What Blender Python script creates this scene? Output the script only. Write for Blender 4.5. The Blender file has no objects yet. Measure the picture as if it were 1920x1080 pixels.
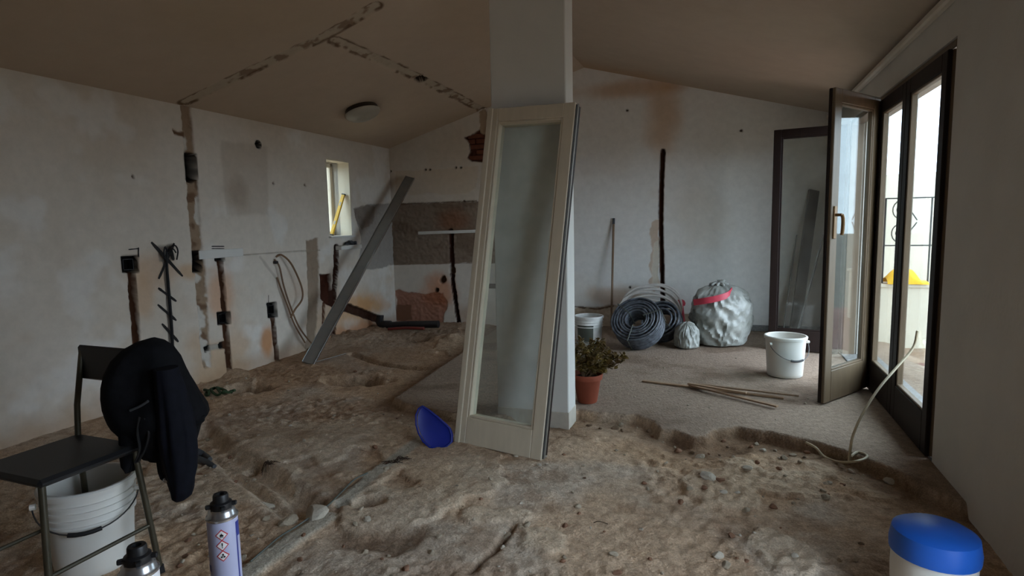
import bpy, bmesh, math, random
import numpy as np
from mathutils import Vector, Matrix

random.seed(7)
rng = np.random.RandomState(11)
SC = bpy.context.scene
COL = SC.collection

# ------------------------------------------------------------------ camera
FPX = 1100.0                      # focal length in pixels of the 1920 px wide frame
PITCH = math.radians(6.3)
ROLL = 0.02
CAM = np.array([0, 0, 1.3])
_F = np.array([0, math.cos(PITCH), -math.sin(PITCH)])
_U = np.array([0, math.sin(PITCH), math.cos(PITCH)])
_W = np.array([1.0, 0, 0])
_X = math.cos(ROLL) * _W - math.sin(ROLL) * _U
_Y = math.sin(ROLL) * _W + math.cos(ROLL) * _U
cd = bpy.data.cameras.new('camera')
cd.sensor_fit = 'HORIZONTAL'
cd.sensor_width = 36.0
cd.lens = 36.0 * FPX / 1920.0
cd.clip_start = 0.05
cam = bpy.data.objects.new('camera', cd)
COL.objects.link(cam)
cam.matrix_world = Matrix(((_X[0], _Y[0], -_F[0], CAM[0]), (_X[1], _Y[1], -_F[1], CAM[1]),
                           (_X[2], _Y[2], -_F[2], CAM[2]), (0, 0, 0, 1)))
SC.camera = cam

# ------------------------------------------------------------------ world, exposure
SC.view_settings.view_transform = 'Standard'
SC.view_settings.look = 'None'
SC.view_settings.gamma = 1.0
SC.view_settings.exposure = 0.88
SC.cycles.use_denoising = True
SC.cycles.max_bounces = 10
SC.cycles.diffuse_bounces = 6
SC.cycles.transparent_max_bounces = 16
SC.cycles.sample_clamp_indirect = 4.0
WORLD_STRENGTH = 4.5
w = bpy.data.worlds.new('overcast_sky')
SC.world = w
w.use_nodes = True
wn = w.node_tree
bg = wn.nodes['Background']
# even overcast: a little brighter towards the zenith, the same all round
tcw = wn.nodes.new('ShaderNodeTexCoord'); sep = wn.nodes.new('ShaderNodeSeparateXYZ')
wn.links.new(tcw.outputs['Generated'], sep.inputs[0])
mrw = wn.nodes.new('ShaderNodeMapRange'); mrw.inputs['To Min'].default_value = 0.9 * WORLD_STRENGTH; mrw.inputs['To Max'].default_value = 1.1 * WORLD_STRENGTH
wn.links.new(sep.outputs['Z'], mrw.inputs['Value']); wn.links.new(mrw.outputs['Result'], bg.inputs['Strength'])
bg.inputs['Color'].default_value = (0.69, 0.84, 1.0, 1)

# plan of the room -------------------------------------------------
def v3(*a): return np.array(a, float)
T20 = math.radians(20)
dL = v3(math.sin(T20), math.cos(T20), 0)          # along the left and right walls, away from the camera
nL = v3(math.cos(T20), -math.sin(T20), 0)         # across the room, left to right
TB = math.atan(0.3)
dB = v3(math.cos(TB), -math.sin(TB), 0)           # along the back wall, left to right
nB = v3(-math.sin(TB), -math.cos(TB), 0)          # back wall normal into the room
BL = v3(-1.619, 8.052, 0)
BR = v3(3.492, 6.519, 0)
BLEN = 5.336
EAVE_L, EAVE_R, RIDGE_S, RIDGE_Z = 2.329, 2.42, 2.65, 3.14
UP = v3(0, 0, 1)

def portal(name, c, ex, ez, sx, sz):
    """daylight portal filling a real opening: ex, ez span it, light enters along -(ex x ez)..."""
    l = bpy.data.lights.new(name, 'AREA')
    l.shape = 'RECTANGLE'; l.size = sx; l.size_y = sz
    l.cycles.is_portal = True
    o = bpy.data.objects.new(name, l)
    COL.objects.link(o)
    x = Vector(ex).normalized(); y = Vector(ez).normalized(); z = x.cross(y)
    m = Matrix((x, y, z)).transposed().to_4x4(); m.translation = Vector(c)
    o.matrix_world = m
    return o
# right wall: s metres from the back right corner towards the camera
def RW(s, z, out=0.0): return BR - dL * s + nL * out + UP * z
DOOR_S0, DOOR_S1, DOOR_H = 1.10, 3.76, 2.17  # opening runs on past the third leaf to let more daylight in
OPEN_S0, OPEN_S1 = 5.5, 6.9
# area light emits along its local -Z: wants to point into the room (-nL)
portal('daylight_portal_doors', RW((DOOR_S0 + DOOR_S1) / 2, DOOR_H / 2, 0.34), -dL, UP, DOOR_S1 - DOOR_S0, DOOR_H)
portal('daylight_portal_side', RW((OPEN_S0 + OPEN_S1) / 2, DOOR_H / 2, 0.34), -dL, UP, OPEN_S1 - OPEN_S0, DOOR_H)

# ------------------------------------------------------------------ pixel -> place helpers (1920x1080 frame)
def ray(u, v): return _X * (u - 960) / FPX - _Y * (v - 540) / FPX + _F
def fl(u, v, z=0.0):
    d = ray(u, v); return CAM + d * ((z - CAM[2]) / d[2])
def pl(u, v, p, n):
    d = ray(u, v); return CAM + d * (np.dot(p - CAM, n) / np.dot(d, n))
def dep(u, v, y):
    d = ray(u, v); return CAM + d * (y / d[1])
def LW(u, v):
    p = pl(u, v, BL, nL); return (-(np.dot(p - BL, dL)), p[2])
def BW(u, v):
    p = pl(u, v, BL, nB); return (np.dot(p - BL, dB), p[2])
CE0 = BL + UP * EAVE_L
CEs = dB * RIDGE_S + UP * (RIDGE_Z - EAVE_L)
CEn = np.cross(CEs, dL); CEn /= np.linalg.norm(CEn)
if CEn[2] > 0: CEn = -CEn
def CL(u, v):
    p = pl(u, v, CE0, CEn)
    A = np.array([[dB[0], -dL[0]], [dB[1], -dL[1]]])
    s = np.linalg.solve(A, (p - CE0)[:2]); return (s[0], s[1])

# ------------------------------------------------------------------ noise (numpy)
_T = rng.rand(256, 256)
def vnoise(x, y, seed=0):
    x = np.asarray(x, float) + seed * 17.31; y = np.asarray(y, float) + seed * 7.77
    xi = np.floor(x).astype(int); yi = np.floor(y).astype(int)
    fx = x - xi; fy = y - yi
    fx = fx * fx * (3 - 2 * fx); fy = fy * fy * (3 - 2 * fy)
    a = _T[xi & 255, yi & 255]; b = _T[(xi + 1) & 255, yi & 255]
    c = _T[xi & 255, (yi + 1) & 255]; d = _T[(xi + 1) & 255, (yi + 1) & 255]
    return (a * (1 - fx) + b * fx) * (1 - fy) + (c * (1 - fx) + d * fx) * fy
def fbm(x, y, f, o=4, seed=0):
    r = 0; a = 0.5; n = 0
    for i in range(o):
        r = r + a * vnoise(x * f, y * f, seed + i); n += a; a *= 0.5; f *= 2.03
    return r / n - 0.5                       # -0.5 .. 0.5
def sstep(a, b, x):
    t = np.clip((x - a) / (b - a), 0, 1); return t * t * (3 - 2 * t)
def dpoly(X, Y, pts, closed=False):
    d = np.full(X.shape, 1e9)
    n = len(pts)
    for i in range(n if closed else n - 1):
        x0, y0 = pts[i][:2]; x1, y1 = pts[(i + 1) % n][:2]
        ex, ey = x1 - x0, y1 - y0; L = ex * ex + ey * ey + 1e-12
        t = np.clip(((X - x0) * ex + (Y - y0) * ey) / L, 0, 1)
        d = np.minimum(d, np.hypot(X - x0 - t * ex, Y - y0 - t * ey))
    return d
def inside(X, Y, pts):
    r = np.zeros(X.shape, bool); n = len(pts); j = n - 1
    for i in range(n):
        xi, yi = pts[i][:2]; xj, yj = pts[j][:2]
        if yi != yj:
            c = ((yi > Y) != (yj > Y)) & (X < (xj - xi) * (Y - yi) / (yj - yi) + xi)
            r ^= c
        j = i
    return r
def sdist(X, Y, pts):
    d = dpoly(X, Y, pts, True); return np.where(inside(X, Y, pts), d, -d)

# ------------------------------------------------------------------ materials
def lin(c):
    return tuple(((x / 255) / 12.92 if x / 255 <= 0.04045 else ((x / 255 + 0.055) / 1.055) ** 2.4) for x in c)
def rgba(c): return lin(c) + (1.0,)
def new_mat(name):
    m = bpy.data.materials.new(name); m.use_nodes = True
    nt = m.node_tree; b = nt.nodes['Principled BSDF']
    return m, nt, b
def mat(name, c, rough=0.6, metal=0.0, vary=0.12, scale=8.0, bump=0.0, bscale=40.0, spec=0.4, c2=None, detail=6, stretch=None):
    m, nt, b = new_mat(name)
    N = nt.nodes; Lk = nt.links
    tc = N.new('ShaderNodeTexCoord'); no = N.new('ShaderNodeTexNoise')
    no.inputs['Scale'].default_value = scale; no.inputs['Detail'].default_value = detail
    src = tc.outputs['Object']
    if stretch:
        mp = N.new('ShaderNodeMapping'); mp.inputs['Scale'].default_value = stretch
        Lk.new(src, mp.inputs['Vector']); src = mp.outputs['Vector']
    Lk.new(src, no.inputs['Vector'])
    cr = N.new('ShaderNodeValToRGB')
    a = np.array(lin(c)); bcol = np.array(lin(c2)) if c2 else a
    lo = a * (1 - vary); hi = np.minimum(bcol * (1 + vary), 1)
    cr.color_ramp.elements[0].position = 0.3; cr.color_ramp.elements[0].color = (*lo, 1)
    cr.color_ramp.elements[1].position = 0.7; cr.color_ramp.elements[1].color = (*hi, 1)
    Lk.new(no.outputs['Fac'], cr.inputs['Fac']); Lk.new(cr.outputs['Color'], b.inputs['Base Color'])
    b.inputs['Roughness'].default_value = rough; b.inputs['Metallic'].default_value = metal
    b.inputs['Specular IOR Level'].default_value = spec
    if bump:
        n2 = N.new('ShaderNodeTexNoise'); n2.inputs['Scale'].default_value = bscale; n2.inputs['Detail'].default_value = 5
        Lk.new(src, n2.inputs['Vector'])
        bp = N.new('ShaderNodeBump'); bp.inputs['Strength'].default_value = bump; bp.inputs['Distance'].default_value = 0.01
        Lk.new(n2.outputs['Fac'], bp.inputs['Height']); Lk.new(bp.outputs['Normal'], b.inputs['Normal'])
    return m
def mat_vcol(name, rough=0.9, vary=0.15, scale=30.0, bump=0.25, bscale=90.0, spec=0.2, dist=0.006, grit=0.0):
    """colour of the surface itself (plaster, soil, scars) from a mesh attribute, times fine grain"""
    m, nt, b = new_mat(name)
    N = nt.nodes; Lk = nt.links
    at = N.new('ShaderNodeAttribute'); at.attribute_name = 'Col'
    tc = N.new('ShaderNodeTexCoord'); no = N.new('ShaderNodeTexNoise')
    no.inputs['Scale'].default_value = scale; no.inputs['Detail'].default_value = 8; no.inputs['Roughness'].default_value = 0.65
    Lk.new(tc.outputs['Object'], no.inputs['Vector'])
    mr = N.new('ShaderNodeMapRange'); mr.inputs['From Min'].default_value = 0.3; mr.inputs['From Max'].default_value = 0.7
    mr.inputs['To Min'].default_value = 1 - vary; mr.inputs['To Max'].default_value = 1 + vary
    Lk.new(no.outputs['Fac'], mr.inputs['Value'])
    if grit:      # fine crumbs: darker and lighter specks
        ng = N.new('ShaderNodeTexNoise'); ng.inputs['Scale'].default_value = 150; ng.inputs['Detail'].default_value = 3
        Lk.new(tc.outputs['Object'], ng.inputs['Vector'])
        mg = N.new('ShaderNodeMapRange'); mg.inputs['From Min'].default_value = 0.32; mg.inputs['From Max'].default_value = 0.68
        mg.inputs['To Min'].default_value = 1 - grit; mg.inputs['To Max'].default_value = 1 + grit
        Lk.new(ng.outputs['Fac'], mg.inputs['Value'])
        mm_ = N.new('ShaderNodeMath'); mm_.operation = 'MULTIPLY'
        Lk.new(mr.outputs['Result'], mm_.inputs[0]); Lk.new(mg.outputs['Result'], mm_.inputs[1]); mr = mm_
    mx = N.new('ShaderNodeVectorMath'); mx.operation = 'SCALE'
    Lk.new(at.outputs['Color'], mx.inputs[0]); Lk.new(mr.outputs[0], mx.inputs['Scale'])
    Lk.new(mx.outputs['Vector'], b.inputs['Base Color'])
    b.inputs['Roughness'].default_value = rough; b.inputs['Specular IOR Level'].default_value = spec
    n2 = N.new('ShaderNodeTexNoise'); n2.inputs['Scale'].default_value = bscale; n2.inputs['Detail'].default_value = 6
    Lk.new(tc.outputs['Object'], n2.inputs['Vector'])
    bp = N.new('ShaderNodeBump'); bp.inputs['Strength'].default_value = bump; bp.inputs['Distance'].default_value = dist
    Lk.new(n2.outputs['Fac'], bp.inputs['Height']); Lk.new(bp.outputs['Normal'], b.inputs['Normal'])
    return m
def mat_glass(name, dirt=0.05, tint=(0.93, 0.96, 0.95)):
    m = bpy.data.materials.new(name); m.use_nodes = True
    nt = m.node_tree; N = nt.nodes; Lk = nt.links
    N.remove(N['Principled BSDF']); out = N['Material Output']
    tr = N.new('ShaderNodeBsdfTransparent'); tr.inputs['Color'].default_value = (*tint, 1)
    gl = N.new('ShaderNodeBsdfGlossy'); gl.inputs['Roughness'].default_value = 0.02
    fr = N.new('ShaderNodeFresnel'); ge = N.new('ShaderNodeNewGeometry')      # same reflectance on both faces of the thin pane
    ri = N.new('ShaderNodeMapRange'); ri.inputs['To Min'].default_value = 1.35; ri.inputs['To Max'].default_value = 1 / 1.35
    Lk.new(ge.outputs['Backfacing'], ri.inputs['Value']); Lk.new(ri.outputs['Result'], fr.inputs['IOR'])
    mx = N.new('ShaderNodeMixShader'); Lk.new(fr.outputs['Fac'], mx.inputs['Fac'])
    Lk.new(tr.outputs['BSDF'], mx.inputs[1]); Lk.new(gl.outputs['BSDF'], mx.inputs[2])
    df = N.new('ShaderNodeBsdfDiffuse'); df.inputs['Color'].default_value = (0.55, 0.52, 0.46, 1)
    tc = N.new('ShaderNodeTexCoord'); no = N.new('ShaderNodeTexNoise'); no.inputs['Scale'].default_value = 5; no.inputs['Detail'].default_value = 8
    Lk.new(tc.outputs['Object'], no.inputs['Vector'])
    mr = N.new('ShaderNodeMapRange'); mr.inputs['From Min'].default_value = 0.35; mr.inputs['From Max'].default_value = 0.75
    mr.inputs['To Min'].default_value = dirt * 0.4; mr.inputs['To Max'].default_value = dirt * 2
    Lk.new(no.outputs['Fac'], mr.inputs['Value'])
    m2 = N.new('ShaderNodeMixShader'); Lk.new(mr.outputs['Result'], m2.inputs['Fac'])
    Lk.new(mx.outputs['Shader'], m2.inputs[1]); Lk.new(df.outputs['BSDF'], m2.inputs[2])
    Lk.new(m2.outputs['Shader'], out.inputs['Surface'])
    return m

M = {}
M['plaster'] = mat_vcol('old_plaster', rough=0.92, vary=0.06, scale=14, bump=0.12, bscale=60)
M['ceiling'] = mat_vcol('ceiling_plaster', rough=0.95, vary=0.04, scale=6, bump=0.08, bscale=40)
M['dirt'] = mat_vcol('dug_soil', rough=0.97, vary=0.26, scale=26, bump=0.7, bscale=60, spec=0.1, dist=0.010, grit=0.22)
M['white_plain'] = mat('white_plaster', (205, 200, 192), 0.92, vary=0.05, scale=3, bump=0.15)
M['column'] = mat('column_paint', (214, 212, 206), 0.85, vary=0.04, scale=4, bump=0.1, bscale=30)
M['cream_wood'] = mat('cream_painted_wood', (193, 180, 158), 0.55, vary=0.02, scale=5, bump=0.04, stretch=(6, 6, 0.6), c2=(198, 185, 163))
M['brown_wood'] = mat('olive_brown_wood', (104, 86, 66), 0.5, vary=0.1, scale=7, bump=0.1, stretch=(6, 6, 0.6))
M['dark_wood'] = mat('dark_brown_wood', (34, 23, 19), 0.55, spec=0.2, vary=0.15, scale=7, bump=0.1, stretch=(6, 6, 0.6))
M['seal'] = mat('black_weather_seal', (38, 35, 34), 0.7, vary=0.3, scale=60)
M['glass'] = mat_glass('door_glass', 0.018)
M['glass_dusty'] = mat_glass('dusty_door_glass', 0.07)
M['white_pvc'] = mat('white_plastic', (222, 220, 214), 0.45, vary=0.04, scale=6, c2=(214, 208, 198))
M['grimy_pvc'] = mat('grimy_white_plastic', (205, 203, 198), 0.5, vary=0.12, scale=9, c2=(222, 220, 216))
M['mud'] = mat('dried_mortar', (150, 138, 120), 0.9, vary=0.2, scale=15, bump=0.3)
M['wire'] = mat('galvanised_wire', (95, 95, 95), 0.4, metal=0.8)
M['dirty_base'] = mat('stained_paint', (190, 182, 168), 0.9, vary=0.12, scale=12, bump=0.2)
M['black'] = mat('black_plastic', (26, 26, 28), 0.45, vary=0.2)
M['cloth'] = mat('black_fabric', (17, 17, 20), 0.9, vary=0.3, scale=30, bump=0.2, bscale=300, spec=0.15)
M['navy'] = mat('navy_lining', (15, 16, 24), 0.85, vary=0.25, scale=30, spec=0.15)
M['steel'] = mat('bright_steel', (190, 190, 192), 0.25, metal=0.9, vary=0.05)
M['aluminium'] = mat('dull_aluminium', (126, 122, 116), 0.5, metal=0.3, vary=0.12, scale=12, c2=(122, 116, 108))
M['label'] = mat('lavender_label', (176, 178, 206), 0.35, vary=0.03)
M['label_blue'] = mat('blue_print', (52, 62, 140), 0.35, vary=0.03)
M['label_red'] = mat('red_print', (190, 40, 45), 0.4, vary=0.03)
M['label_white'] = mat('white_print', (230, 228, 228), 0.4, vary=0.02)
M['ink'] = mat('black_print', (20, 20, 22), 0.5, vary=0.05)
M['olive'] = mat('olive_tube_metal', (72, 66, 52), 0.4, metal=0.3, vary=0.2)
M['blue'] = mat('blue_plastic', (20, 36, 128), 0.45, vary=0.15, scale=5)
M['old_brick'] = mat('old_brick', (104, 60, 44), 0.95, vary=0.2, scale=14, bump=0.5, bscale=40)
M['blue_lid'] = mat('bright_blue_plastic', (28, 92, 190), 0.4, vary=0.08)
M['terracotta'] = mat('terracotta', (140, 70, 48), 0.8, vary=0.12, scale=10, bump=0.1)
M['soil'] = mat('potting_soil', (48, 36, 28), 0.95, vary=0.3, scale=60, bump=0.5)
M['leaf'] = mat('bronze_green_leaf', (88, 58, 26), 0.45, vary=0.35, scale=9, c2=(92, 76, 30))
M['stem'] = mat('plant_stem', (88, 66, 44), 0.7, vary=0.2, scale=20)
M['hose'] = mat('black_ribbed_pipe', (60, 62, 66), 0.36, vary=0.3, scale=25, c2=(96, 100, 108))
M['hose_white'] = mat('white_ribbed_pipe', (206, 200, 194), 0.5, vary=0.08, scale=20)
M['film'] = mat('clear_plastic_film', (124, 126, 118), 0.36, vary=0.15, scale=5, bump=0.5, bscale=26, spec=0.5, c2=(166, 168, 162))
M['red_film'] = mat('red_tape', (190, 62, 78), 0.45, vary=0.1)
M['rod'] = mat('old_broom_wood', (128, 104, 82), 0.7, vary=0.15, scale=8, stretch=(8, 8, 0.5))
M['lath'] = mat('grey_brown_lath', (150, 122, 96), 0.75, vary=0.15, scale=6, stretch=(1, 6, 6))
M['board'] = mat('weathered_board', (108, 100, 92), 0.8, vary=0.2, scale=6, bump=0.2)
M['cable_cream'] = mat('cream_cable', (190, 176, 148), 0.5, vary=0.05)
M['cable_brown'] = mat('brown_cable', (120, 92, 68), 0.5, vary=0.1)
M['cable_grey'] = mat('grey_green_cable', (84, 88, 80), 0.5, vary=0.1)
M['green'] = mat('green_net', (46, 66, 40), 0.8, vary=0.3)
M['stone'] = mat('broken_mortar_stone', (172, 158, 138), 0.95, vary=0.2, scale=14, bump=0.5, bscale=40)
M['stone_light'] = mat('pale_rubble', (186, 176, 160), 0.95, vary=0.12, scale=14, bump=0.4, bscale=40)
M['stone_dark'] = mat('dark_soil_clod', (118, 96, 76), 0.97, vary=0.25, scale=14, bump=0.5, bscale=40)
M['stone_red'] = mat('brick_crumb', (140, 104, 82), 0.95, vary=0.2, scale=14, bump=0.5, bscale=40)
M['root'] = mat('dry_root', (62, 46, 34), 0.9, vary=0.3)
M['yellow'] = mat('yellow_tool', (214, 168, 36), 0.4, vary=0.06)
M['yellow_cloth'] = mat('yellow_cloth', (226, 176, 30), 0.8, vary=0.12, scale=6)
M['lamp_glass'] = mat('opal_lamp_glass', (172, 166, 152), 0.35, vary=0.03)
M['lamp_ring'] = mat('lamp_base_ring', (52, 44, 36), 0.5, vary=0.1)
M['iron'] = mat('wrought_iron', (44, 44, 46), 0.6, vary=0.1)
M['pink_tile'] = mat('terrace_terracotta', (122, 84, 72), 0.8, vary=0.1, scale=3)
M['pink_wall'] = mat('pinkish_render', (206, 170, 146), 0.9, vary=0.06, scale=2, bump=0.15)
M['cream_wall'] = mat('cream_render', (212, 202, 182), 0.9, vary=0.05, scale=2, bump=0.15)
M['earth'] = mat('outside_ground', (96, 92, 80), 0.95, vary=0.15, scale=0.6)
M['brass'] = mat('brown_bronze_handle', (120, 88, 50), 0.4, metal=0.4, vary=0.1)
M['mark'] = mat('black_spray_paint', (40, 38, 38), 0.9, vary=0.4, scale=60)
M['tip'] = mat('grey_rubber', (64, 66, 70), 0.6, vary=0.15)
M['pipe_dark'] = mat('dark_sewer_pipe', (36, 34, 36), 0.45, vary=0.2)
M['pipe_red'] = mat('red_pipe', (120, 46, 40), 0.5, vary=0.15)
M['trim'] = mat('cornice_plaster', (212, 202, 188), 0.9, vary=0.05)
M['baseboard'] = mat('grey_skirting_tile', (130, 128, 126), 0.5, vary=0.25, scale=25)

# ------------------------------------------------------------------ mesh helpers
class MB:
    def __init__(s): s.v = []; s.f = []; s.m = []
    def add(s, verts, faces, mi=0):
        o = len(s.v); s.v += [tuple(map(float, p)) for p in verts]
        s.f += [tuple(i + o for i in f) for f in faces]; s.m += [mi] * len(faces); return s
    def box(s, c, ex, ey, ez, sx, sy, sz, mi=0, bev=0.0, face_mats=None):
        """box centred at c along unit axes; bev chamfers the long outline a little"""
        c = np.array(c, float); ex, ey, ez = [np.array(a, float) for a in (ex, ey, ez)]
        hx, hy, hz = sx / 2, sy / 2, sz / 2
        if bev <= 0:
            P = [c + ex * a * hx + ey * b * hy + ez * d * hz for a in (-1, 1) for b in (-1, 1) for d in (-1, 1)]
            Fs = [(0, 1, 3, 2), (4, 6, 7, 5), (0, 4, 5, 1), (2, 3, 7, 6), (0, 2, 6, 4), (1, 5, 7, 3)]
            if face_mats:
                for f, k in zip(Fs, face_mats): s.add(P, [f], k) if False else None
                o = len(s.v); s.v += [tuple(p) for p in P]
                for f, k in zip(Fs, face_mats): s.f.append(tuple(i + o for i in f)); s.m.append(k)
                return s
            return s.add(P, Fs, mi)
        b = min(bev, hx * 0.9, hy * 0.9, hz * 0.9)
        bm = bmesh.new(); bmesh.ops.create_cube(bm, size=1.0)
        for vv in bm.verts: vv.co = Vector((vv.co.x * sx, vv.co.y * sy, vv.co.z * sz))
        bmesh.ops.bevel(bm, geom=bm.edges[:], offset=b, segments=1, affect='EDGES')
        bm.verts.index_update()
        P = [c + ex * vv.co.x + ey * vv.co.y + ez * vv.co.z for vv in bm.verts]
        Fs = [tuple(q.index for q in f.verts) for f in bm.faces]; bm.free()
        return s.add(P, Fs, mi)
    def abox(s, lo, hi, **k):
        lo = np.array(lo, float); hi = np.array(hi, float)
        d = hi - lo
        return s.box((lo + hi) / 2, (1, 0, 0), (0, 1, 0), (0, 0, 1), d[0], d[1], d[2], **k)
    def tube(s, pts, r, seg=8, closed=False, mi=0, cap=True):
        pts = [np.array(p, float) for p in pts]; n = len(pts)
        rr = r if hasattr(r, '__len__') else [r] * n
        prev = None; rings = []
        for i in range(n):
            a = pts[(i - 1) % n] if (closed or i > 0) else pts[i]
            b = pts[(i + 1) % n] if (closed or i < n - 1) else pts[i]
            t = b - a; t /= (np.linalg.norm(t) + 1e-12)
            if prev is None:
                h = v3(0, 0, 1) if abs(t[2]) < 0.9 else v3(1, 0, 0)
                x = np.cross(t, h)
            else: x = prev - t * np.dot(prev, t)
            x /= (np.linalg.norm(x) + 1e-12); prev = x; y = np.cross(t, x)
            rings.append([pts[i] + (x * math.cos(2 * math.pi * k / seg) + y * math.sin(2 * math.pi * k / seg)) * rr[i] for k in range(seg)])
        V_ = [p for R in rings for p in R]; Fs = []
        for i in range(n if closed else n - 1):
            j = (i + 1) % n
            for k in range(seg):
                q = (k + 1) % seg; Fs.append((i * seg + k, i * seg + q, j * seg + q, j * seg + k))
        if cap and not closed:
            Fs.append(tuple(range(seg - 1, -1, -1))); Fs.append(tuple((n - 1) * seg + k for k in range(seg)))
        return s.add(V_, Fs, mi)
    def lathe(s, prof, c, ez=(0, 0, 1), seg=32, mi=0, cap0=False, cap1=False):
        ez = np.array(ez, float); ez /= np.linalg.norm(ez); c = np.array(c, float)
        h = v3(1, 0, 0) if abs(ez[0]) < 0.9 else v3(0, 1, 0)
        y = np.cross(ez, h); y /= np.linalg.norm(y); x = np.cross(y, ez)
        V_ = []; Fs = []
        for (r, z) in prof:
            for k in range(seg):
                a = 2 * math.pi * k / seg
                V_.append(c + ez * z + (x * math.cos(a) + y * math.sin(a)) * r)
        for i in range(len(prof) - 1):
            for k in range(seg):
                q = (k + 1) % seg; Fs.append((i * seg + k, i * seg + q, (i + 1) * seg + q, (i + 1) * seg + k))
        if cap0: Fs.append(tuple(range(seg - 1, -1, -1)))
        if cap1: Fs.append(tuple((len(prof) - 1) * seg + k for k in range(seg)))
        return s.add(V_, Fs, mi)
    def prism(s, poly, ex, ey, ez, o, h, mi=0):
        o = np.array(o, float); ex, ey, ez = [np.array(a, float) for a in (ex, ey, ez)]
        n = len(poly)
        A = [o + ex * p[0] + ey * p[1] for p in poly]; B = [p + ez * h for p in A]
        Fs = [tuple(range(n - 1, -1, -1)), tuple(range(n, 2 * n))] + [(i, (i + 1) % n, n + (i + 1) % n, n + i) for i in range(n)]
        return s.add(A + B, Fs, mi)

def wloc(o):
    p = np.zeros(3)
    while o is not None: p += np.array(o.location); o = o.parent
    return p
def build(name, mb, mats, parent=None, base=None, smooth=False, kind=None):
    me = bpy.data.meshes.new(name)
    off = wloc(parent) if parent is not None else (np.array(base, float) if base is not None else np.zeros(3))
    me.from_pydata([tuple(np.array(p) - off) for p in mb.v], [], mb.f)
    for k in (mats if isinstance(mats, (list, tuple)) else [mats]): me.materials.append(M[k] if isinstance(k, str) else k)
    if any(mb.m): me.polygons.foreach_set('material_index', mb.m)
    bm = bmesh.new(); bm.from_mesh(me); bmesh.ops.recalc_face_normals(bm, faces=bm.faces[:]); bm.to_mesh(me); bm.free()
    if smooth:
        me.polygons.foreach_set('use_smooth', [True] * len(me.polygons))
        try: me.set_sharp_from_angle(angle=math.radians(42))
        except Exception: pass
    o = bpy.data.objects.new(name, me); COL.objects.link(o)
    if parent is not None: o.parent = parent
    elif base is not None: o.location = base
    if kind: o['kind'] = kind
    return o
def tag(o, label, cat, group=None, kind=None):
    o['label'] = label; o['category'] = cat
    if group: o['group'] = group
    if kind: o['kind'] = kind
    return o
def thing(name, label, cat, base, group=None, kind=None):
    o = bpy.data.objects.new(name, None); COL.objects.link(o); o.location = tuple(base)
    o.empty_display_size = 0.1
    return tag(o, label, cat, group, kind)
def struct(o, label, cat='structure'):
    return tag(o, label, cat, kind='structure')
def spline(pts, n=8):
    pts = [np.array(p, float) for p in pts]; out = []
    P = [2 * pts[0] - pts[1]] + pts + [2 * pts[-1] - pts[-2]]
    for i in range(1, len(P) - 2):
        for k in range(n):
            t = k / n
            out.append(0.5 * ((2 * P[i]) + (-P[i - 1] + P[i + 1]) * t + (2 * P[i - 1] - 5 * P[i] + 4 * P[i + 1] - P[i + 2]) * t * t
                              + (-P[i - 1] + 3 * P[i] - 3 * P[i + 1] + P[i + 2]) * t ** 3))
    out.append(pts[-1]); return out
#==PART2==
# ------------------------------------------------------------------ relief surfaces (walls, ceiling): hacked plaster as real depth
class Relief:
    def __init__(s, us, vs, base):
        s.us, s.vs = us, vs
        s.U, s.V = np.meshgrid(us, vs, indexing='ij')
        s.D = np.zeros(s.U.shape); s.C = np.zeros(s.U.shape + (3,)); s.C[:] = lin(base)
    def tint(s, color, m):
        s.C = s.C * (1 - m[..., None]) + np.array(lin(color)) * m[..., None]
    def mask(s, sd, jag, jf, soft, seed):
        return sstep(-soft, soft, sd + jag * 2 * fbm(s.U, s.V, jf, 3, seed))
    def poly(s, pts, depth=0.0, color=None, jag=0.012, jf=14, soft=0.006, seed=0, mix=1.0, rough=0.0):
        sd_ = sdist(s.U, s.V, pts); m = s.mask(sd_, jag, jf, soft, seed); mc = s.mask(sd_ + (0.007 if depth > 0.02 else 0), jag, jf, soft, seed)
        if depth or rough:
            dd = depth + rough * fbm(s.U, s.V, 30, 3, seed + 5)
            s.D = s.D * (1 - m) + dd * m
        if color is not None: s.tint(color, mc * mix)
        return m
    def line(s, pts, width, depth=0.0, color=None, jag=0.006, jf=18, soft=0.006, seed=0, mix=1.0, rough=0.0):
        sd_ = width / 2 - dpoly(s.U, s.V, pts); m = s.mask(sd_, jag, jf, soft, seed); mc = s.mask(sd_ + (0.007 if depth > 0.02 else 0), jag, jf, soft, seed)
        if depth or rough:
            dd = depth + rough * fbm(s.U, s.V, 30, 3, seed + 5)
            s.D = s.D * (1 - m) + dd * m
        if color is not None: s.tint(color, mc * mix)
        return m
    def blotch(s, c, ru, rv, color, a=0.6, seed=0, f=5.0):
        r = np.hypot((s.U - c[0]) / ru, (s.V - c[1]) / rv) + 0.9 * fbm(s.U, s.V, f, 4, seed)
        s.tint(color, sstep(1.0, 0.25, r) * a)
    def build(s, name, pos, n_in, material, skip=None):
        P = pos(s.U, s.V) - np.array(n_in) * s.D[..., None]
        nu, nv = s.U.shape
        idx = np.arange(nu * nv).reshape(nu, nv)
        q = np.stack([idx[:-1, :-1], idx[1:, :-1], idx[1:, 1:], idx[:-1, 1:]], -1)
        if skip is not None:
            cu = (s.U[:-1, :-1] + s.U[1:, 1:]) / 2; cv = (s.V[:-1, :-1] + s.V[1:, 1:]) / 2
            q = q[~skip(cu, cv)]
        q = q.reshape(-1, 4)
        return grid_obj(name, P.reshape(-1, 3), q, s.C.reshape(-1, 3), material)
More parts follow.
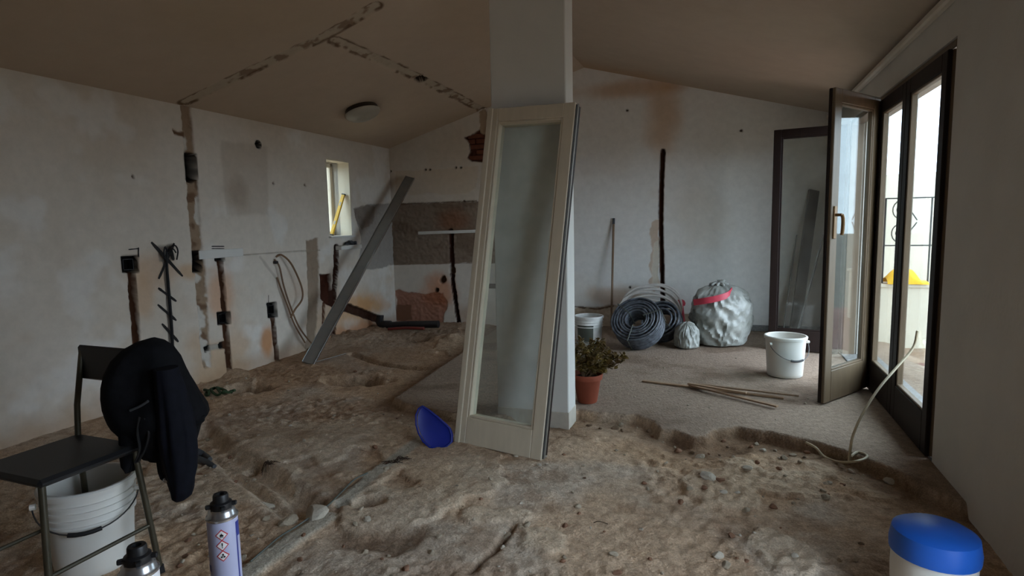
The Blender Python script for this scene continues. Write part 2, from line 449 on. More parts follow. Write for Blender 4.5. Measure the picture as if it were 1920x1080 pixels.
def grid_obj(name, P, q, C, material):
    me = bpy.data.meshes.new(name)
    me.vertices.add(len(P)); me.vertices.foreach_set('co', P.astype(np.float32).ravel())
    me.loops.add(q.size); me.loops.foreach_set('vertex_index', q.astype(np.int32).ravel())
    me.polygons.add(len(q))
    me.polygons.foreach_set('loop_start', np.arange(0, q.size, 4, dtype=np.int32))
    me.polygons.foreach_set('use_smooth', np.ones(len(q), bool))
    me.update(calc_edges=True)
    at = me.color_attributes.new('Col', 'FLOAT_COLOR', 'POINT')
    at.data.foreach_set('color', np.concatenate([np.clip(C, 0, 1), np.ones((len(C), 1))], 1).astype(np.float32).ravel())
    me.materials.append(M[material])
    me.validate()
    o = bpy.data.objects.new(name, me); COL.objects.link(o)
    return o

# ================================================================== FLOOR: dug-out soil with what is left of the screed
ZF = -0.06
def P2(pts, z=ZF): return [tuple(fl(u, v, z)[:2]) for u, v in pts]
SLAB = P2([(941, 606), (868, 658), (800, 703), (738, 745), (760, 757), (800, 766), (850, 776), (900, 781), (950, 777), (1045, 783), (1085, 768), (1132, 774),
           (1190, 779), (1222, 790), (1238, 806), (1262, 806), (1300, 820), (1326, 818), (1345, 806), (1382, 802), (1440, 810), (1530, 828),
           (1600, 852), (1640, 868), (1700, 892), (1800, 940)], 0.0)
SLAB += [tuple(RW(4.6, 0)[:2] + 0.6 * nL[:2]), tuple(RW(-0.5, 0)[:2] + 0.6 * nL[:2]), tuple((BR + dL * 0.8)[:2]), tuple((BL + dB * 1.9 + dL * 0.8)[:2])]
CRUST = P2([(365, 790), (392, 818), (412, 836), (440, 842), (462, 858), (500, 872), (520, 890), (545, 908), (575, 930), (640, 958)])
TRENCH = P2([(372, 812), (400, 845), (440, 868), (480, 892), (530, 925), (565, 950)])
RIDGE = P2([(400, 868), (450, 882), (495, 905), (540, 940)])
BAND = P2([(800, 820), (760, 850), (700, 893), (645, 938)])
BAND2 = P2([(610, 972), (545, 1015), (470, 1070), (420, 1110)])
RIGHTPIT = P2([(1300, 838), (1370, 822), (1450, 828), (1540, 845), (1620, 872), (1690, 905)])
CRACK = P2([(960, 985), (945, 1005), (930, 1030), (905, 1050), (880, 1075)])
FARLINE = P2([(660, 665), (700, 678), (760, 688), (808, 692)])
PITS = [(fl(672, 712, ZF), 0.36, 0.20, 0.13), (fl(470, 728, ZF), 0.24, 0.18, 0.09), (fl(780, 640, ZF), 0.3, 0.2, 0.05),
        (fl(1360, 822, 0), 0.22, 0.12, 0.05), (fl(690, 945, ZF), 0.10, 0.07, 0.05), (fl(700, 1010, ZF), 0.25, 0.15, 0.03), (fl(640, 945, ZF), 0.05, 0.04, 0.06),
        (fl(470, 872, ZF), 0.06, 0.05, 0.05)]
HEAPS = [(fl(560, 655, ZF), 0.35, 0.25, 0.05), (fl(650, 640, ZF), 0.5, 0.35, 0.09), (fl(720, 625, ZF), 0.6, 0.3, 0.06), (fl(850, 640, ZF), 0.4, 0.3, 0.05),
         (fl(1120, 830, ZF), 0.4, 0.16, 0.025), (fl(420, 705, ZF), 0.4, 0.15, 0.05), (fl(900, 930, ZF), 0.5, 0.25, 0.02), (fl(560, 830, ZF), 0.8, 0.35, 0.03)]
def H(x, y, full=False):
    x = np.asarray(x, float); y = np.asarray(y, float)
    far = sstep(5.0, 8.0, y) * sstep(1.5, -0.5, x)
    z = ZF + 0.05 * far + 0.042 * fbm(x, y, 0.9, 3, 1) + 0.014 * fbm(x, y, 3.1, 3, 2) + 0.008 * fbm(x, y, 11, 3, 3)
    rough = sstep(0.35, 0.62, vnoise(x * 1.7, y * 1.7, 40))
    z = z + (0.009 + 0.020 * rough) * fbm(x, y, 30, 2, 4)
    # crumbs: thresholded cellular bumps
    cr = np.clip(vnoise(x * 34, y * 34, 9) - 0.72, 0, 1) * rough
    z = z + 0.05 * cr
    # plates of old crust with broken rims
    pn = fbm(x, y, 1.35, 4, 21)
    plate = sstep(0.016, 0.024, pn + 0.02 * fbm(x, y, 16, 2, 22))
    z = z + 0.014 * plate
    dtr = dpoly(x, y, TRENCH); jt = 0.03 * fbm(x, y, 9, 3, 31)
    tr = sstep(0.13, 0.055, dtr + jt)
    z = z - 0.07 * tr
    dri = dpoly(x, y, RIDGE); z = z + 0.035 * sstep(0.05, 0.0, dri + jt * 0.5)
    dcr = dpoly(x, y, CRACK); ck = sstep(0.022, 0.006, dcr + jt * 0.5); z = z - 0.025 * ck
    dfl = dpoly(x, y, FARLINE); z = z - 0.05 * sstep(0.06, 0.02, dfl + jt * 0.5)
    b1 = sstep(0.055, 0.03, dpoly(x, y, BAND) + jt * 0.35); b2 = sstep(0.065, 0.04, dpoly(x, y, BAND2) + jt * 0.35)
    bd = np.maximum(b1, b2)
    z = z * (1 - bd * 0.75) + (ZF + 0.014 + 0.006 * fbm(x, y, 14, 2, 8)) * bd * 0.75
    rp = sstep(0.26, 0.05, dpoly(x, y, RIGHTPIT) + 2 * jt); z = z - 0.03 * rp
    pit = np.zeros(x.shape)
    for c, rx, ry, d in PITS:
        m = sstep(1.0, 0.3, np.hypot((x - c[0]) / rx, (y - c[1]) / ry) + 0.8 * fbm(x, y, 6, 3, 13)); z = z - d * m; pit = np.maximum(pit, m)
    for c, rx, ry, d in HEAPS:
        m = sstep(1.2, 0.0, np.hypot((x - c[0]) / rx, (y - c[1]) / ry)); z = z + d * m * (1 + 0.9 * fbm(x, y, 9, 3, 14))
    sd = sdist(x, y, SLAB) + 0.05 * fbm(x, y, 5, 4, 17) * sstep(4.6, 3.9, y) + 0.010 * fbm(x, y, 14, 2, 18)
    sl = sstep(-0.017, 0.015, sd)
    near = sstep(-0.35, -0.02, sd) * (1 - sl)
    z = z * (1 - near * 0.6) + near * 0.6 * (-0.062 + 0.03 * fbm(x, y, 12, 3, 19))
    zs = 0.004 * fbm(x, y, 2.0, 3, 20)
    z = np.minimum(z, np.where(sl < 0.01, np.where(y < 5.2, 0.012, 0.09), 1))
    z = z * (1 - sl) + zs * sl
    if not full: return z
    return z, dict(slab=sstep(0.006, 0.018, sd), band=bd, trench=tr, pit=pit, rp=rp, rough=rough, plate=plate, near=near, crack=ck)
def gz(x, y): return float(H(np.array([x]), np.array([y]))[0])

xs = np.concatenate([np.linspace(-7, -3.7, 24), np.arange(-3.62, 3.5, 0.0145), np.linspace(3.55, 4.3, 6)])
ys = np.concatenate([np.linspace(-3.5, 1.45, 24), np.arange(1.5, 4.6, 0.0125), np.arange(4.6, 8.9, 0.021)])
FX, FY = np.meshgrid(xs, ys, indexing='ij')
FZ, K = H(FX, FY, True)
g1 = fbm(FX, FY, 1.1, 4, 50) + 0.5; g2 = fbm(FX, FY, 5.5, 4, 51) + 0.5; g3 = fbm(FX, FY, 22, 3, 52) + 0.5
tan_, soil_, grey_, pale_, ochre_ = [np.array(lin(c)) for c in ((194, 168, 142), (144, 115, 91), (187, 173, 157), (205, 186, 162), (181, 147, 113))]
def mixc(a, b, m): return a * (1 - m[..., None]) + b * m[..., None]
C = np.zeros(FX.shape + (3,)); C[:] = tan_
C = mixc(C, grey_, sstep(0.44, 0.58, g1) * 0.8)
C = mixc(C, ochre_, sstep(0.52, 0.68, fbm(FX, FY, 1.6, 4, 55) + 0.5) * 0.5)
C = mixc(C, pale_, K['plate'] * 0.55)
C = mixc(C, soil_, np.clip(sstep(0.52, 0.70, g2) * 0.45 * (1 - 0.5 * K['plate']) + K['rough'] * 0.12, 0, 1))
C = mixc(C, soil_ * 0.9, sstep(0.60, 0.72, g3) * 0.3)
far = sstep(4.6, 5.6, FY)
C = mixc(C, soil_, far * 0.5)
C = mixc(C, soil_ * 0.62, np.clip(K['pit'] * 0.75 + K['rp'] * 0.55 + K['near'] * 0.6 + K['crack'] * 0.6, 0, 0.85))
C = mixc(C, pale_ * 0.95, K['trench'] * 0.4)
C = mixc(C, np.array(lin((176, 170, 156))), K['band'] * 0.85)
dust = np.array(lin((148, 130, 114)))[None, None, :] * (0.86 + 0.28 * (fbm(FX, FY, 1.5, 4, 60) + 0.5))[..., None]
dust = mixc(dust, np.array(lin((108, 88, 72))), sstep(0.55, 0.75, fbm(FX, FY, 2.6, 4, 61) + 0.5) * 0.6)
C = C * (1 - K['slab'][..., None]) + dust * K['slab'][..., None]
idx = np.arange(FX.size).reshape(FX.shape)
q = np.stack([idx[:-1, :-1], idx[1:, :-1], idx[1:, 1:], idx[:-1, 1:]], -1).reshape(-1, 4)
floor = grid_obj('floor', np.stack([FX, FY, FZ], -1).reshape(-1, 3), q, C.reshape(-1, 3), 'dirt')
struct(floor, 'dug up dirt floor with a broken edge of dusty concrete screed', 'floor')

# ================================================================== LEFT WALL
WALLC = (220, 216, 210)
s0, z0 = LW(660, 441)            # window opening, from its corners in the picture
s1, _ = LW(619, 441); _, z1 = LW(619, 300)
WIN = (s0, s1, z0, z1)
us = np.unique(np.concatenate([np.arange(-0.02, 5.3, 0.0105), np.linspace(5.3, 11.5, 12), [s0, s1]]))
vs = np.unique(np.concatenate([np.arange(-0.25, 2.34, 0.0105), [z0, z1]]))
L = Relief(us, vs, (212, 202, 189))
def LP(pts): return [LW(*p) for p in pts]
L.tint((200, 186, 168), sstep(0.48, 0.72, fbm(L.U, L.V, 1.4, 4, 70) + 0.5) * 0.5)
L.tint((196, 158, 118), sstep(1.15, 0.1, L.V) * sstep(0.46, 0.66, fbm(L.U, L.V, 1.9, 4, 71) + 0.5) * 0.55)
L.tint((224, 220, 214), sstep(0.55, 0.7, fbm(L.U, L.V, 2.6, 4, 72) + 0.5) * 0.6)
L.D += 0.004 * fbm(L.U, L.V, 2.2, 3, 73)
L.tint((168, 136, 104), sstep(0.16, -0.02, L.V + 0.12 * fbm(L.U, L.V, 7, 3, 74)) * 0.6)
L.blotch(LW(680, 575), 0.7, 0.22, (204, 150, 92), 0.75, 13)
L.blotch(LW(660, 625), 0.7, 0.2, (196, 142, 104), 0.75, 14)
L.blotch(LW(690, 520), 0.5, 0.3, (214, 206, 198), 0.6, 15)
L.blotch(LW(355, 510), 0.16, 0.10, (196, 152, 104), 0.6, 21)
L.blotch(LW(415, 560), 0.2, 0.35, (206, 158, 122), 0.7, 22)
L.blotch(LW(500, 640), 0.12, 0.2, (190, 128, 72), 0.8, 23)
L.blotch(LW(290, 500), 0.3, 0.2, (198, 166, 136), 0.6, 24)
L.blotch(LW(270, 560), 0.12, 0.35, (196, 156, 116), 0.55, 25)
# cabinet ghost, old oven hood hole
L.poly(LP([(413, 262), (500, 276), (503, 402), (425, 404)]), color=(176, 162, 146), jag=0.02, jf=6, soft=0.02, mix=0.45)
L.blotch(LW(440, 365), 0.25, 0.22, (150, 130, 112), 0.5, 3)
# partition scar running down the wall
scar = LP([(339, 196), (343, 240), (346, 290), (350, 340), (354, 400), (358, 440), (363, 480), (370, 560), (376, 640), (383, 690),
           (398, 690), (393, 640), (389, 560), (383, 480), (377, 440), (374, 400), (370, 340), (366, 290), (361, 240), (357, 196)])
m = L.poly(scar, depth=0.016, color=(150, 128, 106), jag=0.012, rough=0.03, seed=4)
L.tint((104, 78, 58), m * sstep(0.54, 0.66, fbm(L.U, L.V, 9, 3, 75) + 0.5) * 0.8)
L.tint((206, 200, 190), m * sstep(0.56, 0.62, fbm(L.U, L.V, 6, 3, 76) + 0.5) * 0.9)
L.poly(LP([(323, 241), (332, 246), (348, 246), (348, 258), (334, 254), (327, 252)]), depth=0.012, color=(110, 82, 60), jag=0.008, rough=0.02)
L.poly(LP([(346, 292), (352, 287), (368, 290), (370, 336), (362, 342), (350, 338)]), depth=0.13, color=(20, 16, 14), jag=0.006)  # deep hole, its inner shade painted in as near-black
hc = LW(484, 271); r = np.hypot(L.U - hc[0], L.V - hc[1]); mm = sstep(0.036, 0.028, r); L.D = L.D * (1 - mm) + 0.14 * mm; L.tint((16, 14, 12), sstep(0.048, 0.038, r))  # near-black laps over the rim so the bore looks shaded
# adhesive left by the kitchen tiles next to the corner
L.poly(LP([(664, 392), (690, 383), (745, 380), (745, 497), (718, 500), (690, 505), (676, 497), (676, 440)]), depth=0.006, color=(160, 153, 146), jag=0.03, jf=8, rough=0.02, seed=6)
L.poly(LP([(664, 392), (690, 383), (705, 388), (700, 420), (680, 430), (668, 412)]), depth=0.012, color=(120, 108, 96), jag=0.02, rough=0.03, seed=7, mix=0.7)
# vertical render scars and chases
m = L.poly(LP([(573, 450), (596, 447), (598, 500), (597, 548), (594, 600), (590, 655), (573, 655), (577, 600), (578, 540), (576, 490)]), depth=0.012, color=(150, 132, 114), jag=0.02, rough=0.02, seed=8)
L.poly(LP([(600, 515), (619, 514), (621, 546), (628, 548), (624, 575), (610, 570), (602, 560)]), depth=0.06, color=(76, 42, 30), jag=0.01, rough=0.03, seed=9)
L.line(LP([(631, 465), (630, 505), (627, 545), (626, 600), (625, 640)]), 0.075, 0.05, (60, 34, 24), jag=0.012, seed=10, rough=0.02)
L.line(LP([(607, 570), (606, 610)]), 0.03, 0.03, (96, 60, 42), seed=11)
L.line(LP([(636, 572), (660, 580), (690, 591), (715, 601)]), 0.10, 0.05, (62, 38, 28), jag=0.012, seed=12, rough=0.02)
CH = (76, 48, 32); BOX_SHADE = (15, 13, 12)  # socket holes get near-black paint for the shade inside them
L.line(LP([(246, 508), (250, 560), (257, 645), (262, 700)]), 0.05, 0.05, CH, seed=16, rough=0.02)
L.poly(LP([(228, 482), (258, 480), (259, 509), (230, 511)]), 0.085, BOX_SHADE, jag=0.005)
L.line(LP([(310, 488), (316, 560), (322, 652)]), 0.032, 0.025, (128, 118, 110), seed=17, mix=0.8)
L.poly(LP([(297, 462), (323, 458), (326, 488), (300, 492)]), 0.02, (120, 112, 104), jag=0.012, mix=0.6)
L.poly(LP([(361, 472), (377, 471), (381, 488), (379, 509), (363, 510)]), 0.11, BOX_SHADE, jag=0.006)
L.line(LP([(412, 484), (418, 540), (423, 610), (431, 697)]), 0.05, 0.05, CH, seed=18, rough=0.02)
L.poly(LP([(404, 481), (420, 480), (420, 488), (404, 489)]), 0.05, BOX_SHADE, jag=0.004)
L.poly(LP([(408, 587), (431, 585), (432, 606), (409, 609)]), 0.08, BOX_SHADE, jag=0.006)
L.poly(LP([(385, 650), (395, 647), (420, 643), (423, 653), (400, 657), (387, 658)]), 0.02, (170, 162, 150), jag=0.008)
L.poly(LP([(412, 643), (423, 640), (424, 652), (414, 653)]), 0.06, BOX_SHADE, jag=0.004)
L.poly(LP([(386, 652), (394, 648), (395, 655), (388, 660)]), 0.05, BOX_SHADE, jag=0.004)
L.line(LP([(511, 594), (516, 640), (520, 677)]), 0.048, 0.05, CH, seed=19, rough=0.02)
L.poly(LP([(501, 569), (518, 567), (520, 594), (503, 596)]), 0.085, BOX_SHADE, jag=0.005)
L.line(LP([(385, 480), (462, 478), (560, 471), (600, 469)]), 0.010, 0.004, (150, 138, 122), jag=0.002)
L.line(LP([(488, 482), (505, 505), (517, 520)]), 0.03, 0.004, (176, 166, 152), seed=20, mix=0.7)
for q in ((572, 347), (513, 344), (250, 331)):
    c = LW(*q); mm = sstep(0.016, 0.010, np.hypot(L.U - c[0], L.V - c[1])); L.D += 0.02 * mm; L.tint((80, 66, 54), mm)
wl = L.build('wall_left', lambda U, V: BL[None, None] - U[..., None] * dL + V[..., None] * UP, nL, 'plaster',
             skip=lambda u, v: (u > WIN[0]) & (u < WIN[1]) & (v > WIN[2]) & (v < WIN[3]))
struct(wl, 'white left wall with hacked chases, socket holes and a small window', 'wall')
def LWp(s, z, out=0.0): return BL - dL * s + UP * z - nL * out       # out: metres into the wall thickness
# outer skin of the wall with the window reveal
mb = MB(); TH = 0.34
for a, b, c, d in ((-0.4, WIN[0], -0.3, 2.6), (WIN[1], 11.5, -0.3, 2.6), (WIN[0], WIN[1], -0.3, WIN[2]), (WIN[0], WIN[1], WIN[3], 2.6)):
    mb.box(LWp((a + b) / 2, (c + d) / 2, (TH + 0.16) / 2), dL, nL, UP, b - a, TH - 0.16, d - c)
build('masonry', mb, 'white_plain', wl)
mb = MB()
for (a, b, c, d) in ((WIN[0] - 0.02, WIN[0], WIN[2], WIN[3]), (WIN[1], WIN[1] + 0.02, WIN[2], WIN[3])):
    mb.box(LWp((a + b) / 2, (c + d) / 2, 0.10), dL, nL, UP, 0.02, 0.20, d - c)
mb.box(LWp((WIN[0] + WIN[1]) / 2, WIN[2] - 0.01, 0.10), dL, nL, UP, WIN[1] - WIN[0], 0.20, 0.02)
mb.box(LWp((WIN[0] + WIN[1]) / 2, WIN[3] + 0.01, 0.10), dL, nL, UP, WIN[1] - WIN[0], 0.20, 0.02)
build('reveal', mb, 'cream_wall', wl)
# spray-paint cancellation marks and pencilled box outlines, thin paint on the wall
def mark(p, q_, wpx, name='spray_mark'):
    a = LWp(*LW(*p), -0.0035); b = LWp(*LW(*q_), -0.0035); d = b - a; Ln = np.linalg.norm(d); d /= Ln
    n_ = np.cross(d, nL); mbm = MB(); k = 9; pts = []
    for i in range(k + 1):
        t = i / k; ww = wpx * (0.75 + 0.5 * vnoise(np.array(t * 4.0), np.array(float(p[0])), 3)) * (0.6 if i in (0, k) else 1)
        pts.append((a + d * Ln * t - n_ * ww / 2, a + d * Ln * t + n_ * ww / 2))
    for i in range(k):
        P_ = [pts[i][0], pts[i][1], pts[i + 1][1], pts[i + 1][0]]
        mbm.add(P_ + [x + nL * 0.0015 for x in P_], [(0, 1, 2, 3), (4, 5, 6, 7), (0, 3, 7, 4), (1, 2, 6, 5)])
    return build(name, mbm, 'mark', wl)
for p, q_, ww in (((283, 454), (342, 518), 0.026), ((326, 456), (297, 523), 0.022), ((296, 540), (330, 565), 0.022), ((295, 571), (330, 601), 0.022),
                  ((303, 607), (334, 641), 0.020), ((310, 490), (322, 650), 0.012), ((318, 462), (325, 488), 0.03), ((396, 462), (420, 462), 0.010), ((396, 466), (420, 466), 0.008),
                  ((240, 468), (259, 466), 0.010), ((259, 464), (259, 482), 0.010), ((499, 571), (505, 571), 0.006), ((503, 553), (503, 570), 0.005)):
    mark(p, q_, ww)
# strip of fresh white filler
a0, a1 = LW(372, 478), LW(455, 473)
mb = MB(); mb.box(LWp((a0[0] + a1[0]) / 2, (a0[1] + a1[1]) / 2, -0.004), dL, nL, UP, abs(a0[0] - a1[0]), 0.012, 0.075, bev=0.004)
build('filler_strip', mb, 'column', wl)
# metal back boxes in the socket holes
for (u, v) in ((244, 496), (420, 597), (511, 581)):
    s_, z_ = LW(u, v); mb = MB(); hw = 0.042
    for a, b, c, d in ((-hw, -hw + 0.004, -hw, hw), (hw - 0.004, hw, -hw, hw), (-hw, hw, -hw, -hw + 0.004), (-hw, hw, hw - 0.004, hw)):
        mb.box(LWp(s_ + (a + b) / 2, z_ + (c + d) / 2, 0.045), dL, nL, UP, b - a, 0.05, d - c)
    build('socket_box', mb, 'black', wl)

# window in the left wall
wd = thing('window_1', 'narrow window in a deep reveal in the left wall', 'window', LWp((WIN[0] + WIN[1]) / 2, WIN[2], 0.24), kind='structure')
WC = (WIN[0] + WIN[1]) / 2; WW = WIN[1] - WIN[0]; WH = WIN[3] - WIN[2]; ZC = (WIN[2] + WIN[3]) / 2
for sx in (-1, 1):
    mb = MB(); mb.box(LWp(WC + sx * (WW / 2 - 0.025), ZC, 0.26), dL, nL, UP, 0.05, 0.05, WH, bev=0.006); build('stile', mb, 'cream_wood', wd)
for sz in (-1, 1):
    mb = MB(); mb.box(LWp(WC, ZC + sz * (WH / 2 - 0.025), 0.26), dL, nL, UP, WW, 0.05, 0.05, bev=0.006); build('rail', mb, 'cream_wood', wd)
mb = MB(); mb.box(LWp(WC, ZC, 0.26), dL, nL, UP, WW - 0.1, 0.005, WH - 0.1); build('pane', mb, 'glass', wd)
mb = MB(); mb.box(LWp(WC, WIN[2] - 0.012, 0.06), dL, nL, UP, WW + 0.06, 0.2, 0.022, bev=0.004); build('window_sill', mb, 'column', wd)

# ================================================================== BACK WALL
us = np.arange(-0.02, BLEN + 0.06, 0.0105)
tv = np.linspace(0, 1, 300)
Bk = Relief(us, tv, (228, 225, 220))
top = np.where(Bk.U < RIDGE_S, EAVE_L + (RIDGE_Z - EAVE_L) * Bk.U / RIDGE_S, RIDGE_Z - (RIDGE_Z - EAVE_R) * (Bk.U - RIDGE_S) / (BLEN - RIDGE_S)) + 0.02
Bk.V = -0.25 + (top + 0.25) * Bk.V
def BP(pts): return [BW(*p) for p in pts]
Bk.D += 0.004 * fbm(Bk.U, Bk.V, 2.2, 3, 80)
Bk.tint((206, 192, 174), sstep(0.5, 0.75, fbm(Bk.U, Bk.V, 1.2, 4, 81) + 0.5) * 0.45)
kit = sstep(2.15, 1.85, Bk.U)
Bk.tint((186, 164, 138), kit * 0.45)
Bk.poly(BP([(742, 320), (895, 312), (893, 352), (880, 362), (820, 364), (760, 366), (742, 372)]), color=(200, 176, 146), depth=0.003, jag=0.03, jf=5, mix=0.4)
m = Bk.poly(BP([(700, 384), (790, 382), (893, 378), (950, 375), (950, 494), (890, 493), (790, 495), (700, 498)]), depth=0.012, color=(134, 117, 102), jag=0.012, rough=0.022, seed=82)
Bk.tint((112, 92, 76), m * sstep(0.5, 0.66, fbm(Bk.U * 0.6, Bk.V * 2, 5, 4, 83) + 0.5) * 0.6)
Bk.tint((130, 84, 58), m * sstep(0.3, 0.05, np.hypot((Bk.U - BW(850, 415)[0]) / 1.2, (Bk.V - BW(850, 415)[1]) / 0.8)) * 0.7)
Bk.blotch(BW(830, 545), 0.35, 0.3, (196, 128, 84), 0.7, 86)
Bk.blotch(BW(880, 590), 0.3, 0.25, (170, 140, 114), 0.6, 87)
Bk.blotch(BW(1245, 215), 0.32, 0.65, (190, 146, 96), 0.6, 95, 2.0)
Bk.blotch(BW(1200, 165), 1.1, 0.16, (186, 140, 90), 0.6, 96, 2.0)
Bk.blotch(BW(1140, 590), 0.14, 0.10, (112, 74, 50), 0.9, 99)
Bk.blotch(BW(1150, 555), 0.5, 0.16, (190, 150, 110), 0.5, 98)
Bk.line(BP([(700, 384), (790, 381), (893, 377)]), 0.014, 0.018, (96, 78, 64), jag=0.006)
Bk.line(BP([(700, 498), (790, 495), (893, 493)]), 0.010, 0.010, (120, 98, 80), jag=0.006)
Bk.poly(BP([(742, 548), (790, 552), (830, 550), (836, 575), (830, 612), (742, 612)]), depth=0.010, color=(150, 84, 54), jag=0.07, jf=5, rough=0.02, seed=84, mix=0.8)
Bk.poly(BP([(742, 570), (770, 572), (772, 600), (742, 602)]), depth=0.012, color=(106, 74, 54), jag=0.03, jf=6, seed=85, mix=0.7)
Bk.line(BP([(845, 432), (846, 470), (849, 530), (855, 570), (861, 612)]), 0.05, 0.045, (58, 32, 24), jag=0.010, seed=88, rough=0.02)
for q, rr in (((830, 525), 0.05), ((819, 544), 0.035), ((848, 508), 0.045)):
    c = BW(*q); mm = sstep(rr * 1.2, rr * 0.8, np.hypot(Bk.U - c[0], Bk.V - c[1]) + 0.04 * fbm(Bk.U, Bk.V, 14, 3, 89)); Bk.D = Bk.D * (1 - mm) + 0.06 * mm; Bk.tint((84, 62, 46), mm)
for q in ((732, 321), (798, 318), (806, 318), (855, 314), (864, 314), (870, 377), (1176, 207), (1390, 245), (1181, 539)):
    c = BW(*q); mm = sstep(0.018, 0.011, np.hypot(Bk.U - c[0], Bk.V - c[1])); Bk.D += 0.02 * mm; Bk.tint((70, 56, 44), mm)
hole = BP([(872, 258), (882, 254), (892, 248), (903, 240), (915, 240), (930, 255), (938, 285), (934, 303), (905, 303), (885, 303), (876, 297), (882, 285), (880, 270)])
m = Bk.poly(hole, depth=0.05, color=(74, 42, 30), jag=0.02, jf=9, rough=0.03, seed=90)
Bk.line(BP([(906, 212), (906, 245)]), 0.10, 0.012, (168, 146, 122), jag=0.02, seed=91, rough=0.02)
# right half: bare chase with rust-brown edges, damp stain, missing skirting
ch = BP([(1243, 283), (1241, 330), (1239, 400), (1240, 460), (1242, 540), (1243, 600)])
Bk.line([(c[0] - 0.06, c[1]) for c in BP([(1240, 420), (1236, 480), (1238, 540)])], 0.09, 0.0, (184, 146, 104), jag=0.06, jf=8, mix=0.6, seed=92)
Bk.line([(c[0] - 0.05, c[1]) for c in BP([(1240, 455), (1236, 500), (1238, 530)])], 0.07, 0.006, (214, 206, 190), jag=0.06, jf=9, mix=0.8, seed=93)
Bk.line(ch, 0.042, 0.05, (66, 40, 28), jag=0.006, seed=94, rough=0.015)
Bk.poly(BP([(1075, 576), (1120, 575), (1140, 572), (1200, 575), (1300, 590), (1330, 600), (1330, 640), (1075, 640)]), depth=0.010, color=(178, 160, 140), jag=0.03, jf=8, rough=0.02, seed=97)
Bk.line(BP([(1078, 575), (1120, 580), (1150, 574)]), 0.014, 0.012, (96, 70, 52), jag=0.012)
wb = Bk.build('wall_back', lambda U, V: BL[None, None] + U[..., None] * dB + Bk.V[..., None] * UP, nB, 'plaster')
struct(wb, 'back wall with stripped tile band, brick hole and a long bare chase', 'wall')
def BWp(s, z, out=0.0): return BL + dB * s + UP * z + nB * out
mb = MB()
prof = [(-0.6, -0.3), (BLEN + 0.6, -0.3), (BLEN + 0.6, EAVE_R + 0.1), (RIDGE_S, RIDGE_Z + 0.12), (-0.6, EAVE_L)]
mb.prism(prof, dB, UP, -nB, BL - nB * 0.16, 0.2)
build('masonry', mb, 'white_plain', wb)
# bricks seen in the hole: real courses set in the recess
hs = [p[0] for p in hole]; hz = [p[1] for p in hole]
brick_me = None; zz = min(hz) - 0.03; row = 0
while zz < max(hz) + 0.02:
    xx = min(hs) - 0.1 - (0.11 if row % 2 else 0)
    while xx < max(hs):
        c = (xx + 0.115, zz + 0.03)
        if sdist(np.array([c[0]]), np.array([c[1]]), hole)[0] > -0.02:
            mb = MB(); mb.box(BWp(c[0], c[1], -0.042 + 0.006 * random.random()), dB, nB, UP, 0.22, 0.03, 0.056, bev=0.005)
            build('brick', mb, 'old_brick', wb)
        xx += 0.235
    zz += 0.068; row += 1
s0_, z0_ = BW(1398, 615); s1_, z1_ = BW(1560, 622)
mb = MB(); mb.box(BWp((s0_ + BLEN) / 2, 0.035, 0.008), dB, nB, UP, BLEN - s0_, 0.016, 0.07, bev=0.003)
bb = build('baseboard_back', mb, 'baseboard', None, base=BWp((s0_ + BLEN) / 2, 0.0, 0.008)); struct(bb, 'short remaining run of grey skirting at the back wall', 'baseboard')

# ================================================================== CEILING (two slopes)
us = np.arange(0, RIDGE_S + 0.001, 0.0125)
vs = np.concatenate([np.arange(-0.1, 6.4, 0.0125), np.linspace(6.45, 11.5, 10)])
Ce = Relief(us, vs, (190, 172, 152))
Ce.tint((186, 166, 140), sstep(0.45, 0.75, fbm(Ce.U, Ce.V, 0.8, 4, 100) + 0.5) * 0.5)
def CP(pts): return [CL(*p) for p in pts]
sc1 = CP([(350, 191), (480, 128), (615, 66), (702, 13)]); sc2 = CP([(628, 76), (700, 107), (790, 148), (850, 178), (904, 206)])
def scar_line(pts, ww, seed):
    m = Ce.line(pts, ww, 0.010, (182, 168, 148), jag=0.014, jf=9, rough=0.02, seed=seed)
    e = np.abs(dpoly(Ce.U, Ce.V, pts) - ww / 2)
    Ce.tint((104, 82, 62), sstep(0.020, 0.004, e + 0.02 * fbm(Ce.U, Ce.V, 12, 3, seed + 1)) * sstep(0.46, 0.56, fbm(Ce.U, Ce.V, 7, 3, seed + 2) + 0.5) * 0.95)
    Ce.tint((112, 84, 62), m * sstep(0.58, 0.66, fbm(Ce.U, Ce.V, 10, 3, seed + 3) + 0.5) * 0.7)
scar_line(sc1, 0.105, 101); scar_line(sc2, 0.095, 111)
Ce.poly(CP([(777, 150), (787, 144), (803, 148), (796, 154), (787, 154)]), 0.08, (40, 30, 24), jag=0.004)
ce = Ce.build('ceiling', lambda U, V: BL[None, None] + U[..., None] * dB - V[..., None] * dL + (EAVE_L + (RIDGE_Z - EAVE_L) * U / RIDGE_S)[..., None] * UP, CEn, 'ceiling')
struct(ce, 'pitched plaster ceiling with scars of removed partitions', 'ceiling')
us2 = np.linspace(RIDGE_S, BLEN + 0.1, 40); vs2 = np.linspace(-0.1, 11.5, 120)
C2 = Relief(us2, vs2, (180, 164, 146))
C2.tint((184, 142, 96), sstep(0.55, 0.1, C2.V + 0.3 * fbm(C2.U, C2.V, 1.5, 3, 120)) * sstep(4.3, 3.2, C2.U) * 0.35)
zr = lambda U: RIDGE_Z - (RIDGE_Z - EAVE_R) * (U - RIDGE_S) / (BLEN - RIDGE_S)
c2 = C2.build('ceiling_slope', lambda U, V: BL[None, None] + U[..., None] * dB - V[..., None] * dL + zr(U)[..., None] * UP, v3(0, 0, -1), 'ceiling')
c2.parent = ce
